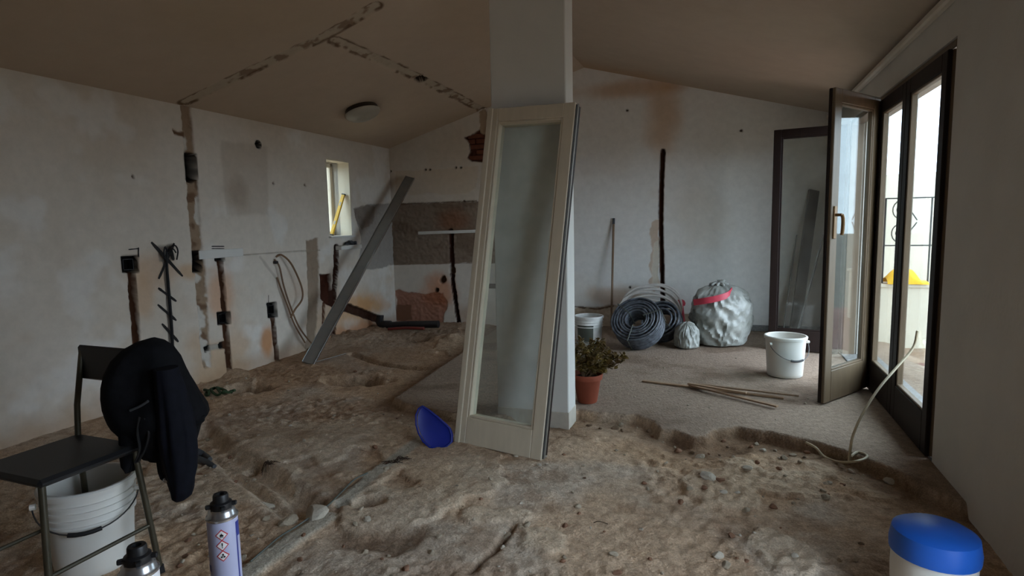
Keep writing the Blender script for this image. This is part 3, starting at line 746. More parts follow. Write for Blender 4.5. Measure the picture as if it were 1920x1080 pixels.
# roof slab above, keeps daylight out
mb = MB()
A = [BL + dB * s_ + UP * (z_ + 0.17) for s_, z_ in ((-0.6, EAVE_L), (RIDGE_S, RIDGE_Z), (BLEN + 0.7, EAVE_R))]
lo = [p + dL * 0.6 for p in A]; hi = [p - dL * 12 for p in A]; up_ = UP * 0.15
for i in (0, 1):
    P_ = [lo[i], lo[i + 1], hi[i + 1], hi[i]]
    mb.add(P_ + [p + up_ for p in P_], [(0, 1, 2, 3), (4, 5, 6, 7), (0, 1, 5, 4), (1, 2, 6, 5), (2, 3, 7, 6), (3, 0, 4, 7)])
build('roof_slab', mb, 'white_plain', ce)

# ================================================================== RIGHT WALL, FRONT WALL, COLUMN
mb = MB(); RT = 0.30
def rbox(a, b, c, d): mb.box(RW((a + b) / 2, (c + d) / 2, RT / 2), dL, nL, UP, b - a, RT, d - c)
rbox(-0.4, DOOR_S0, -0.3, 2.6); rbox(DOOR_S0, DOOR_S1, DOOR_H, 2.6); rbox(DOOR_S1, OPEN_S0, -0.3, 2.6)
rbox(OPEN_S0, OPEN_S1, DOOR_H, 2.6); rbox(OPEN_S1, 11.5, -0.3, 2.6)
rbox(DOOR_S0, DOOR_S1, -0.3, -0.005); rbox(OPEN_S0, OPEN_S1, -0.3, -0.005)
wr = build('wall_right', mb, 'white_plain'); struct(wr, 'white right wall with the french door opening', 'wall')
mb = MB(); mb.box(RW(5.0, 2.37, -0.02), dL, nL, UP, 10.4, 0.05, 0.05, bev=0.012)
t1 = build('trim_1', mb, 'trim', None, base=RW(5.0, 2.37, -0.02)); struct(t1, 'plaster moulding along the top of the right wall', 'trim')
FS = 11.0
mb = MB(); c0 = BL - dL * FS; mb.box(c0 + nL * 3.0 + UP * 1.5, nL, dL, UP, 7.5, 0.2, 4.0)
wf = build('wall_front', mb, 'white_plain'); struct(wf, 'plain wall behind the camera', 'wall')
# column: thin pier carrying the ridge
CR = v3(0.357, 3.752, 0)                       # right front corner in plan
CWID, CDEP = 0.50, 0.19
mb = MB(); cc = CR - nL * CWID / 2 + dL * CDEP / 2
mb.box(cc + UP * 1.6, nL, dL, UP, CWID, CDEP, 3.5, bev=0.006)
cl = build('column', mb, 'column', None, base=cc); struct(cl, 'white plastered pier in the middle of the room', 'column')
mb = MB(); mb.box(cc - UP * 0.05, nL, dL, UP, CWID + 0.006, CDEP + 0.006, 0.20, bev=0.003); build('stained_base', mb, 'dirty_base', cl)
# ================================================================== GLAZED DOOR LEAVES
def leaf(name, label, O, ex, ez, w_, h_, front, back, cat='door', kind='structure', th=0.045, stile=0.085, top=0.10, bot=0.20, glass='glass', handle=None, lip=None, hinges=None):
    """O: bottom corner at the ex=0 edge, middle of thickness; ex along width, ez up the leaf; front faces -ey"""
    ex = np.array(ex, float); ez = np.array(ez, float); ex /= np.linalg.norm(ex); ez -= ex * np.dot(ex, ez); ez /= np.linalg.norm(ez)
    ey = np.cross(ez, ex)
    root = thing(name, label, cat, O + ex * w_ / 2, kind=kind)
    def part(nm, x0, x1, z0, z1, y0=-th / 2, y1=th / 2, mats=None, parent=None, bev=0.004):
        mb = MB(); c = O + ex * (x0 + x1) / 2 + ez * (z0 + z1) / 2 + ey * (y0 + y1) / 2
        if mats is None:
            ym = (y0 + y1) / 2
            mb.box(O + ex * (x0 + x1) / 2 + ez * (z0 + z1) / 2 + ey * (y0 + ym) / 2, ex, ey, ez, x1 - x0, ym - y0, z1 - z0, mi=0, bev=bev)
            mb.box(O + ex * (x0 + x1) / 2 + ez * (z0 + z1) / 2 + ey * (ym + y1) / 2, ex, ey, ez, x1 - x0, y1 - ym, z1 - z0, mi=1, bev=bev)
            return build(nm, mb, [front, back], parent or root)
        mb.box(c, ex, ey, ez, x1 - x0, y1 - y0, z1 - z0, bev=bev)
        return build(nm, mb, mats, parent or root)
    part('stile', 0, stile, 0, h_); part('stile', w_ - stile, w_, 0, h_)
    part('top_rail', stile, w_ - stile, h_ - top, h_); part('bottom_rail', stile, w_ - stile, 0, bot)
    bd = 0.014
    for (a, b, c, d) in ((stile, stile + bd, bot, h_ - top), (w_ - stile - bd, w_ - stile, bot, h_ - top), (stile + bd, w_ - stile - bd, bot, bot + bd), (stile + bd, w_ - stile - bd, h_ - top - bd, h_ - top)):
        part('glazing_bead', a, b, c, d, -th / 2 + 0.006, th / 2 - 0.006, mats=front, bev=0.003)
    part('pane', stile + bd * 0.5, w_ - stile - bd * 0.5, bot + bd * 0.5, h_ - top - bd * 0.5, -0.002, 0.002, mats=glass, bev=0)
    if lip:      # overlapping rebate strip along an edge
        x0, x1 = lip; part('rebate_strip', x0, x1, 0, h_, -th / 2 - 0.014, -th / 2 - 0.001, mats=front, bev=0.005)
    if handle:
        hx, hzv = handle
        pz = O + ex * hx + ez * hzv + ey * (-th / 2)
        mb = MB(); mb.box(pz - ey * 0.005, ex, ey, ez, 0.034, 0.009, 0.22, bev=0.003); pb = build('handle_plate', mb, 'brass', root)
        mb = MB(); mb.tube([pz + ez * 0.05 - ey * 0.008, pz + ez * 0.05 - ey * 0.05], 0.010, 10)
        mb.tube(spline([pz + ez * 0.05 - ey * 0.05, pz + ez * 0.02 - ey * 0.052 + ex * 0.012, pz - ez * 0.05 - ey * 0.05 + ex * 0.016, pz - ez * 0.085 - ey * 0.048 + ex * 0.012], 5), 0.0115, 10)
        build('lever', mb, 'brass', pb, smooth=True)
    if hinges is not None:
        for hz_ in (0.25, h_ * 0.52, h_ - 0.25):
            p = O + ex * hinges + ez * hz_ - ey * (th / 2 + 0.006); mb = MB(); mb.tube([p - ez * 0.045, p + ez * 0.045], 0.009, 10); build('hinge', mb, 'brass', root, smooth=True)
    return root, (O, ex, ey, ez, part)

# leaf taken off its hinges, leaning on the pier
bl_, br_ = fl(857, 832, -0.045), fl(1013, 861, -0.055)
def on_ray(u, v, b, Ld):
    d = ray(u, v); o = CAM - b; a = d @ d; bb = 2 * o @ d; c = o @ o - Ld * Ld
    return CAM + d * (-bb + math.sqrt(max(bb * bb - 4 * a * c, 0))) / (2 * a)
tl_, tr_ = on_ray(915, 204, bl_, 2.1), on_ray(1073, 202, br_, 2.1)
exd = ((br_ - bl_) + (tr_ - tl_)); exd /= np.linalg.norm(exd)
yw = math.radians(28); exd = v3(math.cos(yw), -math.sin(yw), exd[2]); exd /= np.linalg.norm(exd)
ezd = ((tl_ - bl_) + (tr_ - br_)) / 2 - v3(0, 0.045, 0); ezd /= np.linalg.norm(ezd)
ez_o = ezd - exd * np.dot(exd, ezd); ez_o /= np.linalg.norm(ez_o); eyd = np.cross(ez_o, exd)
Od = (bl_ + br_) / 2 - exd * 0.303 + eyd * 0.045
rd, info = leaf('glazed_door_leaf', 'cream glazed door leaf off its hinges, leaning on the white pier', Od, exd, ezd, 0.59, 2.10,
                'cream_wood', 'dark_wood', kind='thing', stile=0.072, top=0.085, bot=0.165, glass='glass_dusty', lip=(0.0, 0.04), th=0.09)
O_, ex_, ey_, ez_, part_ = info
part_('weather_seal', 0.5905, 0.594, 0.01, 2.09, -0.034, -0.022, mats='seal', bev=0)
part_('edge_strip', 0.5905, 0.596, 0.0, 2.10, -0.016, 0.002, mats='aluminium', bev=0)

# french door in the right wall ------------------------------------
H3 = v3(2.690, 4.335, 0)                                   # hinge between the closed and the open near leaf
def rw_at(s): return BR - dL * s
mb = MB()
sH = np.dot(BR - H3, dL)
leaf('door_1', 'brown french door leaf standing closed at the right edge', rw_at(sH + 0.675) + UP * 0.01, dL, UP, 0.665, 2.11,
     'brown_wood', 'dark_wood', stile=0.08, top=0.09, bot=0.22)
leaf('door_4_added', 'invented brown french door leaf nearest the camera, added for extra daylight', rw_at(DOOR_S1 - 0.045) + UP * 0.01, dL, UP, DOOR_S1 - 0.045 - sH - 0.68, 2.11,
     'brown_wood', 'dark_wood', stile=0.08, top=0.09, bot=0.22)  # invented fourth leaf, glazed to bring more daylight onto the walls
F2 = fl(1547, 760, 0.0)
e2 = H3 - F2; e2[2] = 0; w2 = np.linalg.norm(e2)
leaf('door_2', 'brown french door leaf with a bronze handle swung into the room', F2 + UP * 0.012 - nL * 0.03, e2, UP, w2, 2.13, 'brown_wood', 'dark_wood', stile=0.09, top=0.09, bot=0.22,
     handle=(0.045, 1.25), hinges=w2 + 0.006)
H1 = rw_at(DOOR_S0 + 0.05) - nL * 0.03
F1 = fl(1440, 655, 0.0)
e1 = H1 - F1; e1[2] = 0; w1 = np.linalg.norm(e1)
leaf('door_3', 'dark brown french door leaf opened flat towards the back corner', F1 + UP * 0.012, e1, UP, w1, 2.12, 'dark_wood', 'brown_wood', stile=0.07, top=0.075, bot=0.20)
# fixed frame around the opening
mb = MB()
fr = thing('trim_2', 'brown wooden frame around the french door opening', 'door frame', RW((DOOR_S0 + DOOR_S1) / 2, 0, 0.05), kind='structure')
for s_ in (DOOR_S0 + 0.02, DOOR_S1 - 0.02):
    mb = MB(); mb.box(RW(s_, 1.08, 0.06), dL, nL, UP, 0.04, 0.10, 2.17, bev=0.004); build('jamb', mb, 'brown_wood', fr)
mb = MB(); mb.box(RW((DOOR_S0 + DOOR_S1) / 2, 2.15, 0.06), dL, nL, UP, DOOR_S1 - DOOR_S0 - 0.08, 0.10, 0.04, bev=0.004); build('head', mb, 'brown_wood', fr)
mb = MB(); mb.box(RW((DOOR_S0 + DOOR_S1) / 2, 0.0, 0.15), dL, nL, UP, DOOR_S1 - DOOR_S0, 0.30, 0.02, bev=0.004); build('sill', mb, 'baseboard', fr)
fb = thing('trim_3', 'brown wooden frame of the open bay beside the camera', 'door frame', RW((OPEN_S0 + OPEN_S1) / 2, 0, 0.05), kind='structure')
for s_ in (OPEN_S0 + 0.02, OPEN_S1 - 0.02):
    mb = MB(); mb.box(RW(s_, 1.08, 0.06), dL, nL, UP, 0.04, 0.10, 2.17, bev=0.004); build('jamb', mb, 'brown_wood', fb)
mb = MB(); mb.box(RW((OPEN_S0 + OPEN_S1) / 2, 2.15, 0.06), dL, nL, UP, OPEN_S1 - OPEN_S0 - 0.08, 0.10, 0.04, bev=0.004); build('head', mb, 'brown_wood', fb)
# white inner lining of the far jamb
mb = MB(); mb.box(RW(DOOR_S0 + 0.012, 1.08, 0.215), dL, nL, UP, 0.024, 0.17, 2.16, bev=0.003); build('lining', mb, 'white_pvc', fr)

# ================================================================== OUTSIDE THE DOORS
TZ = -0.06
mb = MB(); mb.box(RW(2.0, TZ - 0.05, RT + 2.0), dL, nL, UP, 14, 4.0, 0.1)
tf = build('terrace_floor', mb, 'pink_tile', None, base=RW(2.0, TZ, RT + 2.0)); struct(tf, 'pinkish tiled terrace floor outside the doors', 'terrace')
mb = MB(); mb.abox((-60, -60, -0.75), (70, 80, -0.55)); gr = build('ground', mb, 'earth'); struct(gr, 'open ground around the house', 'ground')
pw = fl(1664, 652, TZ)                                     # foot of the terrace end wall
pv = pw + nL * 0.0
offs = np.dot(pw - RW(0, 0), nL)                           # distance outwards from the right wall
along = np.dot(pw - BR, dL)
def TP(out, al, z): return BR + nL * out + dL * al + UP * z
mb = MB(); mb.box(TP(RT + (offs - RT - 0.10) / 2, along + 0.08, 1.5), nL, dL, UP, offs - RT - 0.10, 0.16, 3.2)
wt = build('wall_terrace', mb, 'pink_wall', None, base=TP(RT + 0.1, along + 0.08, TZ)); struct(wt, 'tall pinkish terrace wall seen through the open leaf', 'wall')
ptop = pl(1664, 538, pw, dL)[2]
mb = MB(); mb.box(TP(offs + 1.4, along + 0.08, (ptop + TZ) / 2), nL, dL, UP, 3.0, 0.16, ptop - TZ)
mb.box(TP(offs + 1.4, along + 0.08, ptop + 0.015), nL, dL, UP, 3.05, 0.20, 0.03)
wp = build('wall_parapet', mb, 'cream_wall', None, base=TP(offs + 1.4, along + 0.08, TZ)); struct(wp, 'low cream parapet at the end of the terrace', 'wall')
# wrought iron scrolls on the parapet
zr0 = pl(1664, 461, pw, dL)[2]; zr1 = pl(1664, 372, pw, dL)[2]
rl = thing('iron_railing', 'black wrought iron railing with scrolls above the parapet', 'railing', TP(offs + 1.0, along + 0.08, ptop + 0.03))
mb = MB(); mb.box(TP(offs + 1.35, along + 0.08, zr0), nL, dL, UP, 2.9, 0.03, 0.012); build('rail', mb, 'iron', rl)
mb = MB(); mb.box(TP(offs + 1.35, along + 0.08, zr1), nL, dL, UP, 2.9, 0.03, 0.012); build('rail', mb, 'iron', rl)
for k in range(8):
    x0 = offs - 0.06 + k * 0.4
    mb = MB(); mb.tube([TP(x0, along + 0.08, ptop + 0.02), TP(x0, along + 0.08, zr1)], 0.008, 6); build('baluster', mb, 'iron', rl)
    hgt = (zr1 - zr0)
    for sg, zc in ((1, zr0 + hgt * 0.28), (-1, zr0 + hgt * 0.74)):
        pts = []
        for i in range(30):
            a = i / 29 * 3.6 * math.pi; rr = 0.012 + 0.075 * (i / 29)
            pts.append(TP(x0 + 0.13 + rr * math.cos(a) * 0.9, along + 0.08, zc + sg * rr * math.sin(a) * 1.2))
        pts.append(TP(x0 + 0.28, along + 0.08, zc + sg * 0.10))
        mb = MB(); mb.tube(pts, 0.006, 5); build('scroll', mb, 'iron', rl, smooth=True)
# yellow cloth on the parapet
cx = offs + 0.10
mb = MB(); nu, nv = 22, 12; V_ = []; Fs = []
for i in range(nu):
    for j in range(nv):
        u_ = i / (nu - 1); v_ = j / (nv - 1)
        w0 = float(vnoise(np.array(u_ * 5.0), np.array(v_ * 4.0), 5)); a = (v_ - 0.5) * math.pi
        hgt = 0.03 + 0.13 * math.sin(math.pi * min(1, u_ * 1.1 + 0.05)) * (0.6 + 0.8 * w0)
        V_.append(TP(cx - 0.14 + 0.36 * u_, along + 0.08 - 0.115 * math.sin(a) - 0.02 * w0, ptop + 0.034 + hgt * max(math.cos(a), 0) ** 0.6))
for i in range(nu - 1):
    for j in range(nv - 1): Fs.append((i * nv + j, (i + 1) * nv + j, (i + 1) * nv + j + 1, i * nv + j + 1))
mb.add(V_, Fs); yc = build('yellow_cloth', mb, 'yellow_cloth', None, base=TP(cx, along + 0.08, ptop + 0.03), smooth=True)
tag(yc, 'crumpled yellow cloth lying on the terrace parapet', 'cloth')
# neighbour wall further out, and a pole leaning outside
q0 = dep(1640, 330, 9.5); q1 = dep(1700, 332, 9.2)
mb = MB(); d_ = (q1 - q0); d_[2] = 0; d_ /= np.linalg.norm(d_); n_ = np.cross(d_, UP)
mb.box((q0 + q1) / 2 * v3(1, 1, 0) + UP * (q0[2] / 2 - 0.35), d_, n_, UP, 9, 0.2, q0[2] + 0.7)
wn_ = build('wall_neighbour', mb, 'cream_wall', None, base=(q0 + q1) / 2 * v3(1, 1, 0) - UP * 0.5); struct(wn_, 'pale garden wall of the neighbouring plot', 'wall')
pb = TP(RT + 0.16, along - 0.55, TZ); pt = TP(RT + 0.06, along - 0.75, 1.35)
pp = dep(1592, 700, 5.75); pq = dep(1611, 540, 5.6)
pb = v3(pp[0], pp[1], TZ); dd = (pq - pp); pt = pp + dd * 1.0
mb = MB(); dz = (pt - pb) / np.linalg.norm(pt - pb); sx_ = np.cross(dz, dL); sx_ /= np.linalg.norm(sx_)
Lp = np.linalg.norm(pt - pb) + 0.6
mb.box(pb + dz * Lp / 2, sx_, np.cross(dz, sx_), dz, 0.075, 0.03, Lp, bev=0.004)
op = build('leaning_plank', mb, 'board', None, base=pb); tag(op, 'narrow grey plank leaning outside behind the open door leaf', 'plank')

# ================================================================== THINGS
# --- round ceiling lamp
cs, cv_ = CL(677, 203)
cpos = BL + dB * cs - dL * cv_ + UP * (EAVE_L + (RIDGE_Z - EAVE_L) * cs / RIDGE_S)
lp = thing('ceiling_lamp', 'round flush ceiling lamp with an opal bowl', 'lamp', cpos)
mb = MB(); mb.lathe([(0.0, 0.0), (0.165, 0.0), (0.172, 0.012), (0.172, 0.04), (0.16, 0.048), (0.0, 0.048)], cpos, CEn, 40); build('base_ring', mb, 'lamp_ring', lp, smooth=True)
mb = MB(); mb.lathe([(0.170, 0.042), (0.188, 0.050), (0.188, 0.058), (0.175, 0.075), (0.14, 0.10), (0.085, 0.118), (0.03, 0.125), (0.0, 0.126)], cpos, CEn, 40); build('bowl', mb, 'lamp_glass', lp, smooth=True)

# --- aluminium screed rail leaning into the back left corner
bp = fl(577, 678, -0.02); bp[2] = gz(bp[0], bp[1])
tp_s, tp_z = BW(771, 333); tp = BWp(tp_s, tp_z, 0.03)
dz = tp - bp; Ls = np.linalg.norm(dz); dz /= Ls
vd = (bp + tp) / 2 - CAM; vd /= np.linalg.norm(vd)
sx_ = np.cross(dz, vd); sx_ /= np.linalg.norm(sx_); sx_ = sx_ * 0.90 + vd * 0.43; sx_ -= dz * np.dot(dz, sx_); sx_ /= np.linalg.norm(sx_); sy_ = np.cross(dz, sx_)
rail = thing('screed_rail', 'long grey aluminium screed rail leaning into the kitchen corner', 'screed rail', bp)
mb = MB(); mb.box(bp + dz * Ls / 2, sx_, sy_, dz, 0.11, 0.022, Ls, bev=0.004); build('face', mb, 'aluminium', rail)
for sg in (-1, 1):
    mb = MB(); mb.box(bp + dz * Ls / 2 + sx_ * sg * 0.059, sx_, sy_, dz, 0.007, 0.036, Ls, bev=0.002); build('flange', mb, 'steel', rail)
# thin bright rod on the floor at its foot
a, b = fl(590, 672, -0.0), fl(648, 656, -0.0)
pts = [v3(*(a + (b - a) * t)[:2], max(gz(*(a + (b - a) * t)[:2]) + 0.012, 0)) for t in (0, 1)]
zt = max(gz(*(a + (b - a) * t)[:2]) for t in np.linspace(0, 1, 9)) + 0.008
mb = MB(); mb.tube([v3(a[0], a[1], zt), v3(b[0], b[1], zt)], 0.007, 6); o = build('metal_rod', mb, 'steel', None, base=v3(a[0], a[1], zt - 0.007)); tag(o, 'thin bright metal rod on the soil at the screed rail foot', 'rod')

# --- loops of cable hanging from the left wall
def wall_path(pts, off=0.02): return [LWp(*LW(u, v), -off - e) for (u, v, e) in pts]
cb = thing('wall_cable', 'brown cable looping down from the left wall to the soil', 'cable', wall_path([(514, 485, 0)])[0])
mb = MB(); mb.tube(spline(wall_path([(516, 482, -0.01), (522, 478, 0.02), (536, 495, 0.05), (553, 535, 0.06), (555, 560, 0.06), (543, 580, 0.05), (535, 595, 0.05)]), 6), 0.010, 7); build('cable', mb, 'cable_brown', cb, smooth=True)
mb = MB(); mb.tube(spline(wall_path([(513, 486, -0.01), (518, 500, 0.02), (526, 535, 0.02), (535, 572, 0.04), (549, 612, 0.06), (566, 640, 0.09), (576, 650, 0.12)]), 6), 0.009, 7); build('cable', mb, 'cable_brown', cb, smooth=True)
mb = MB(); mb.tube(spline(wall_path([(517, 520, -0.005), (524, 545, 0.01), (534, 575, 0.02), (545, 608, 0.03), (562, 642, 0.05)]), 6), 0.008, 7); build('cable', mb, 'cable_brown', cb, smooth=True)
mb = MB(); c = wall_path([(514, 492, 0.0)])[0]; mb.box(c, dL, nL, UP, 0.04, 0.04, 0.03, bev=0.006); build('clamp', mb, 'black', cb)
c2_ = wall_path([(311, 500, -0.012)])[0]
cb = thing('chase_cable', 'thin dark cable lying in a narrow chase under the painted cross', 'cable', c2_)
mb = MB(); mb.tube(spline(wall_path([(311, 470, -0.01), (312, 500, -0.012), (317, 560, -0.012), (321, 610, -0.012), (323, 650, -0.012)]), 5), 0.009, 7); build('cable', mb, 'black', cb, smooth=True)
for pts_ in ([(311, 470, -0.01), (303, 463, 0.02), (299, 472, 0.03), (301, 486, 0.03)], [(311, 470, -0.01), (320, 460, 0.02), (325, 470, 0.03), (323, 487, 0.03)], [(311, 472, 0.0), (315, 466, 0.03), (320, 474, 0.04)]):
    mb = MB(); mb.tube(spline(wall_path(pts_), 5), 0.006, 6); build('wire_end', mb, 'black', cb, smooth=True)

# --- inside the window: yellow spirit level, dark clutter on the sill
yl0 = LWp(WIN[0] + 0.08, WIN[2] + 0.0, 0.02); 
a = LWp(WIN[0] + 0.20, WIN[2] + 0.005, 0.15); b = LWp(WIN[0] + 0.02, WIN[2] + 0.50, 0.075)
dz = b - a; Ln = np.linalg.norm(dz); dz /= Ln; sx_ = np.cross(dz, dL); sx_ /= np.linalg.norm(sx_)
yl = thing('spirit_level', 'yellow spirit level leaning in the small window reveal', 'spirit level', a)
mb = MB(); mb.box(a + dz * Ln / 2, sx_, np.cross(dz, sx_), dz, 0.045, 0.022, Ln, bev=0.004); build('body', mb, 'yellow', yl)
for t in (0.3, 0.75):
    mb = MB(); mb.box(a + dz * Ln * t, sx_, np.cross(dz, sx_), dz, 0.025, 0.025, 0.05, bev=0.003); build('vial', mb, 'lamp_glass', yl)
for e in (0.0, 1.0):
    mb = MB(); mb.box(a + dz * (0.008 + (Ln - 0.016) * e), sx_, np.cross(dz, sx_), dz, 0.048, 0.025, 0.016, bev=0.003); build('end_cap', mb, 'black', yl)
e0, e1_ = LW(668, 462), LW(629, 462)
mb = MB(); mb.box(LWp((e0[0] + e1_[0]) / 2, e0[1], -0.04), dL, nL, UP, abs(e1_[0] - e0[0]), 0.09, 0.05, bev=0.006)
o = build('wall_shelf', mb, 'column', None, base=LWp((e0[0] + e1_[0]) / 2, e0[1], 0)); tag(o, 'short white ledge under the small window', 'ledge')
for k, (ds, oo, r_) in enumerate(((0.10, -0.04, 0.035), (0.17, -0.035, 0.042), (0.25, -0.04, 0.03))):
    p = LWp(e0[0] + ds, e0[1] + 0.025, oo); mb = MB(); bm = bmesh.new(); bmesh.ops.create_icosphere(bm, subdivisions=2, radius=r_)
    for vv in bm.verts: vv.co *= 0.75 + 0.5 * random.random(); vv.co.z *= 0.7
    mb.add([np.array(vv.co) + p + UP * r_ * 0.55 for vv in bm.verts], [tuple(x.index for x in f.verts) for f in bm.faces]); bm.free()
    o = build('rubble_lump', mb, 'tip', None, base=p); tag(o, 'dark grey mortar lump on the white ledge under the window', 'rubble', 'lumps on the ledge')

# --- white rail on the kitchen back wall, dark drain pipe and red pipe on the floor below it
a = BWp(*BW(786, 437), 0.02); b = BWp(*BW(905, 433), 0.02)
wrl = thing('wall_rail', 'thin white rail fixed across the kitchen back wall', 'rail', (a + b) / 2)
mb = MB(); d_ = (b - a); Ln = np.linalg.norm(d_); d_ /= Ln; mb.box((a + b) / 2, d_, nB, np.cross(nB, d_), Ln, 0.04, 0.04, bev=0.005); build('bar', mb, 'column', wrl)
for t in (0.08, 0.5, 0.92):
    mb = MB(); mb.box(a + d_ * Ln * t - nB * 0.018, d_, nB, UP, 0.03, 0.05, 0.03, bev=0.003); build('bracket', mb, 'cable_grey', wrl)
a = BWp(*BW(716, 606), 0.35); a = dep(716, 609, 7.35); b = dep(822, 608, 7.1)
mb = MB(); mb.tube(spline([a + v3(-0.02, 0.02, 0.12), a, (a + b) / 2, b], 6), 0.045, 14)
dp = thing('drain_pipe', 'black plastic drain pipe lying below the stripped kitchen wall', 'pipe', v3(*((a + b) / 2)[:2], min(a[2], b[2]) - 0.045)); build('pipe', mb, 'pipe_dark', dp, smooth=True)
mb = MB(); mb.tube([a + v3(0.02, -0.005, 0.0), a + v3(0.12, -0.03, 0)], 0.055, 14); build('socket', mb, 'pipe_dark', dp, smooth=True)
a2 = dep(728, 617, 7.15); b2 = dep(795, 616, 7.0)
mb = MB(); mb.tube(spline([a2, (a2 + b2) / 2 + v3(0, 0, 0.01), b2], 5), 0.018, 10); o = build('supply_pipe', mb, 'pipe_red', None, base=(a2 + b2) / 2 - UP * 0.018, smooth=True); tag(o, 'thin red supply pipe beside the black drain pipe', 'pipe')

# small wooden trestle seen through the leaning door glass
p0 = dep(930, 603, 6.7); p0[2] = gz(p0[0], p0[1])
zt = dep(925, 536, 6.7)[2]
tr = thing('trestle', 'small grey wooden trestle seen through the leaning glazed leaf', 'trestle', p0)
mb = MB(); mb.box(v3(p0[0] - 0.05, p0[1], zt), nL, dL, UP, 0.42, 0.12, 0.045, bev=0.004); build('beam', mb, 'board', tr)
for sx in (0.02, -0.2):
    for sy in (-0.09, 0.09):
        a = v3(p0[0] + sx, p0[1] + sy, 0) ; a[2] = gz(a[0], a[1]) - 0.005
        mb = MB(); mb.tube([a, v3(p0[0] + sx, p0[1] + sy * 0.3, zt)], 0.016, 6); build('leg', mb, 'board', tr)

# --- broom stick leaning on the back wall
tp = BWp(*BW(1151, 411), 0.02); bt = dep(1146, 596, 6.95); bt = v3(bt[0], bt[1], 0.002)
tt = tp
mb = MB(); mb.tube([bt, bt + (tt - bt) * 0.4, tt], [0.013, 0.013, 0.014], 10)
bs = thing('broom_stick', 'thin brown broom stick leaning on the white back wall', 'stick', bt); build('shaft', mb, 'rod', bs, smooth=True)
mb = MB(); d_ = (tt - bt) / np.linalg.norm(tt - bt); mb.tube([tt - d_ * 0.06, tt + d_ * 0.01], 0.016, 10); build('end_cap', mb, 'tip', bs, smooth=True)

# --- lath strips on the screed
for k, (p, q_, wd_, lb) in enumerate((((1205, 714), (1470, 746), 0.035, 'longest pale wooden lath on the screed, crossing the others'), ((1293, 722), (1458, 762), 0.03, 'wooden lath on the screed, the one nearest the broken edge'),
                                      ((1305, 720), (1498, 742), 0.025, 'dark thin wooden lath on the screed, reaching nearest the bucket'), ((1290, 719), (1400, 737), 0.028, 'short pale wooden lath at the crossing of the others'))):
    zc = 0.009 + 0.013 * k
    a = fl(*p, zc); b = fl(*q_, zc); d_ = b - a; Ln = np.linalg.norm(d_); d_ /= Ln
    mb = MB(); mb.box((a + b) / 2, d_, np.cross(UP, d_), UP, Ln, wd_, 0.012, bev=0.002)
    o = build('wooden_lath', mb, ('lath', 'lath', 'rod', 'lath')[k], None, base=v3((a + b)[0] / 2, (a + b)[1] / 2, zc - 0.006)); tag(o, lb, 'lath', 'laths on the screed')

# --- buckets
def bucket(label, c, r1, r0, h_, m_, tilt=None, ribs=0, handle=None, group=None, fill=None):
    b = thing('bucket', label, 'bucket', c, group)
    t = 0.004; pr = [(0.0, 0.0), (r0 - 0.006, 0.0), (r0, 0.006)]
    n = 14
    for i in range(1, n + 1): z = 0.006 + (h_ - 0.02) * i / n; pr.append((r0 + (r1 - r0) * z / h_, z))
    mb = MB(); mb.lathe(pr + [(r1 - t, h_ - 0.008)] + [(r0 - t + (r1 - r0) * (1 - k / 6), h_ * (1 - k / 6) - 0.01 if k < 6 else 0.006) for k in range(1, 7)] + [(0.0, 0.006)], c, seg=40); build('body', mb, m_, b, smooth=True)
    mb = MB(); mb.lathe([(r1 - 0.005, h_ - 0.03), (r1 + 0.008, h_ - 0.026), (r1 + 0.01, h_ - 0.006), (r1 + 0.004, h_), (r1 - 0.006, h_), (r1 - 0.008, h_ - 0.01)], c, seg=40); build('rim', mb, m_, b, smooth=True)
    for k in range(ribs):
        z = h_ - 0.055 - 0.028 * k; rr = r0 + (r1 - r0) * z / h_
        mb = MB(); mb.lathe([(rr - 0.001, z - 0.006), (rr + 0.007, z - 0.004), (rr + 0.007, z + 0.004), (rr - 0.001, z + 0.006)], c, seg=40); build('rib', mb, m_, b, smooth=True)
    if fill:
        z = h_ * fill[0]; rr = r0 + (r1 - r0) * fill[0] - t - 0.001
        mb = MB(); mb.lathe([(rr, z - 0.02), (rr * 0.98, z), (rr * 0.5, z + 0.012), (0, z + 0.015)], c, seg=32); build('contents', mb, fill[1], b, smooth=True)
    if handle:
        a0, droop = handle; ax = v3(math.cos(a0), math.sin(a0), 0); fw = v3(-math.sin(a0), math.cos(a0), 0) * -1
        pts = []
        for i in range(21):
            th_ = math.pi * i / 20; x = (r1 + 0.014) * math.cos(th_); y = math.sin(th_)
            pts.append(c + ax * x + fw * ((r1 * 0.98) * math.sqrt(max(1 - (x / (r1 + 0.02)) ** 2, 0)) + 0.012) + UP * (h_ - 0.055 - droop * y))
        mb = MB(); mb.tube(pts, 0.003, 6); hw = build('handle', mb, 'wire', b, smooth=True)
        mb = MB(); mb.tube(pts[8:13], 0.009, 8); build('grip', mb, 'black', hw, smooth=True)
        for e in (0, -1):
            mb = MB(); mb.tube([pts[e] - ax * (0.012 if e == 0 else -0.012), pts[e] + ax * (0.006 if e == 0 else -0.006)], 0.012, 10); build('lug', mb, m_, b)
    return b
bc = fl(1473, 704, 0.002); bc[2] = 0.003
bucket('white plastic bucket with a wire handle on the screed by the doors', bc + v3(0, 0.02, 0), 0.156, 0.136, 0.335, 'white_pvc', handle=(0.15, 0.13), fill=(0.25, 'mud'))
b2c = dep(1104, 640, 6.15); b2c[2] = 0.003
bucket('grimy white bucket with dark streaks behind the potted plant', b2c, 0.15, 0.13, 0.31, 'grimy_pvc', ribs=3, fill=(0.6, 'soil'))
b3c = fl(180, 1052, -0.05); b3c[2] = gz(b3c[0], b3c[1]) + 0.0
bucket('ribbed white bucket under the chair with the black jacket', b3c, 0.160, 0.135, 0.36, 'white_pvc', ribs=4, handle=(0.5, 0.10), fill=(0.5, 'mud'))
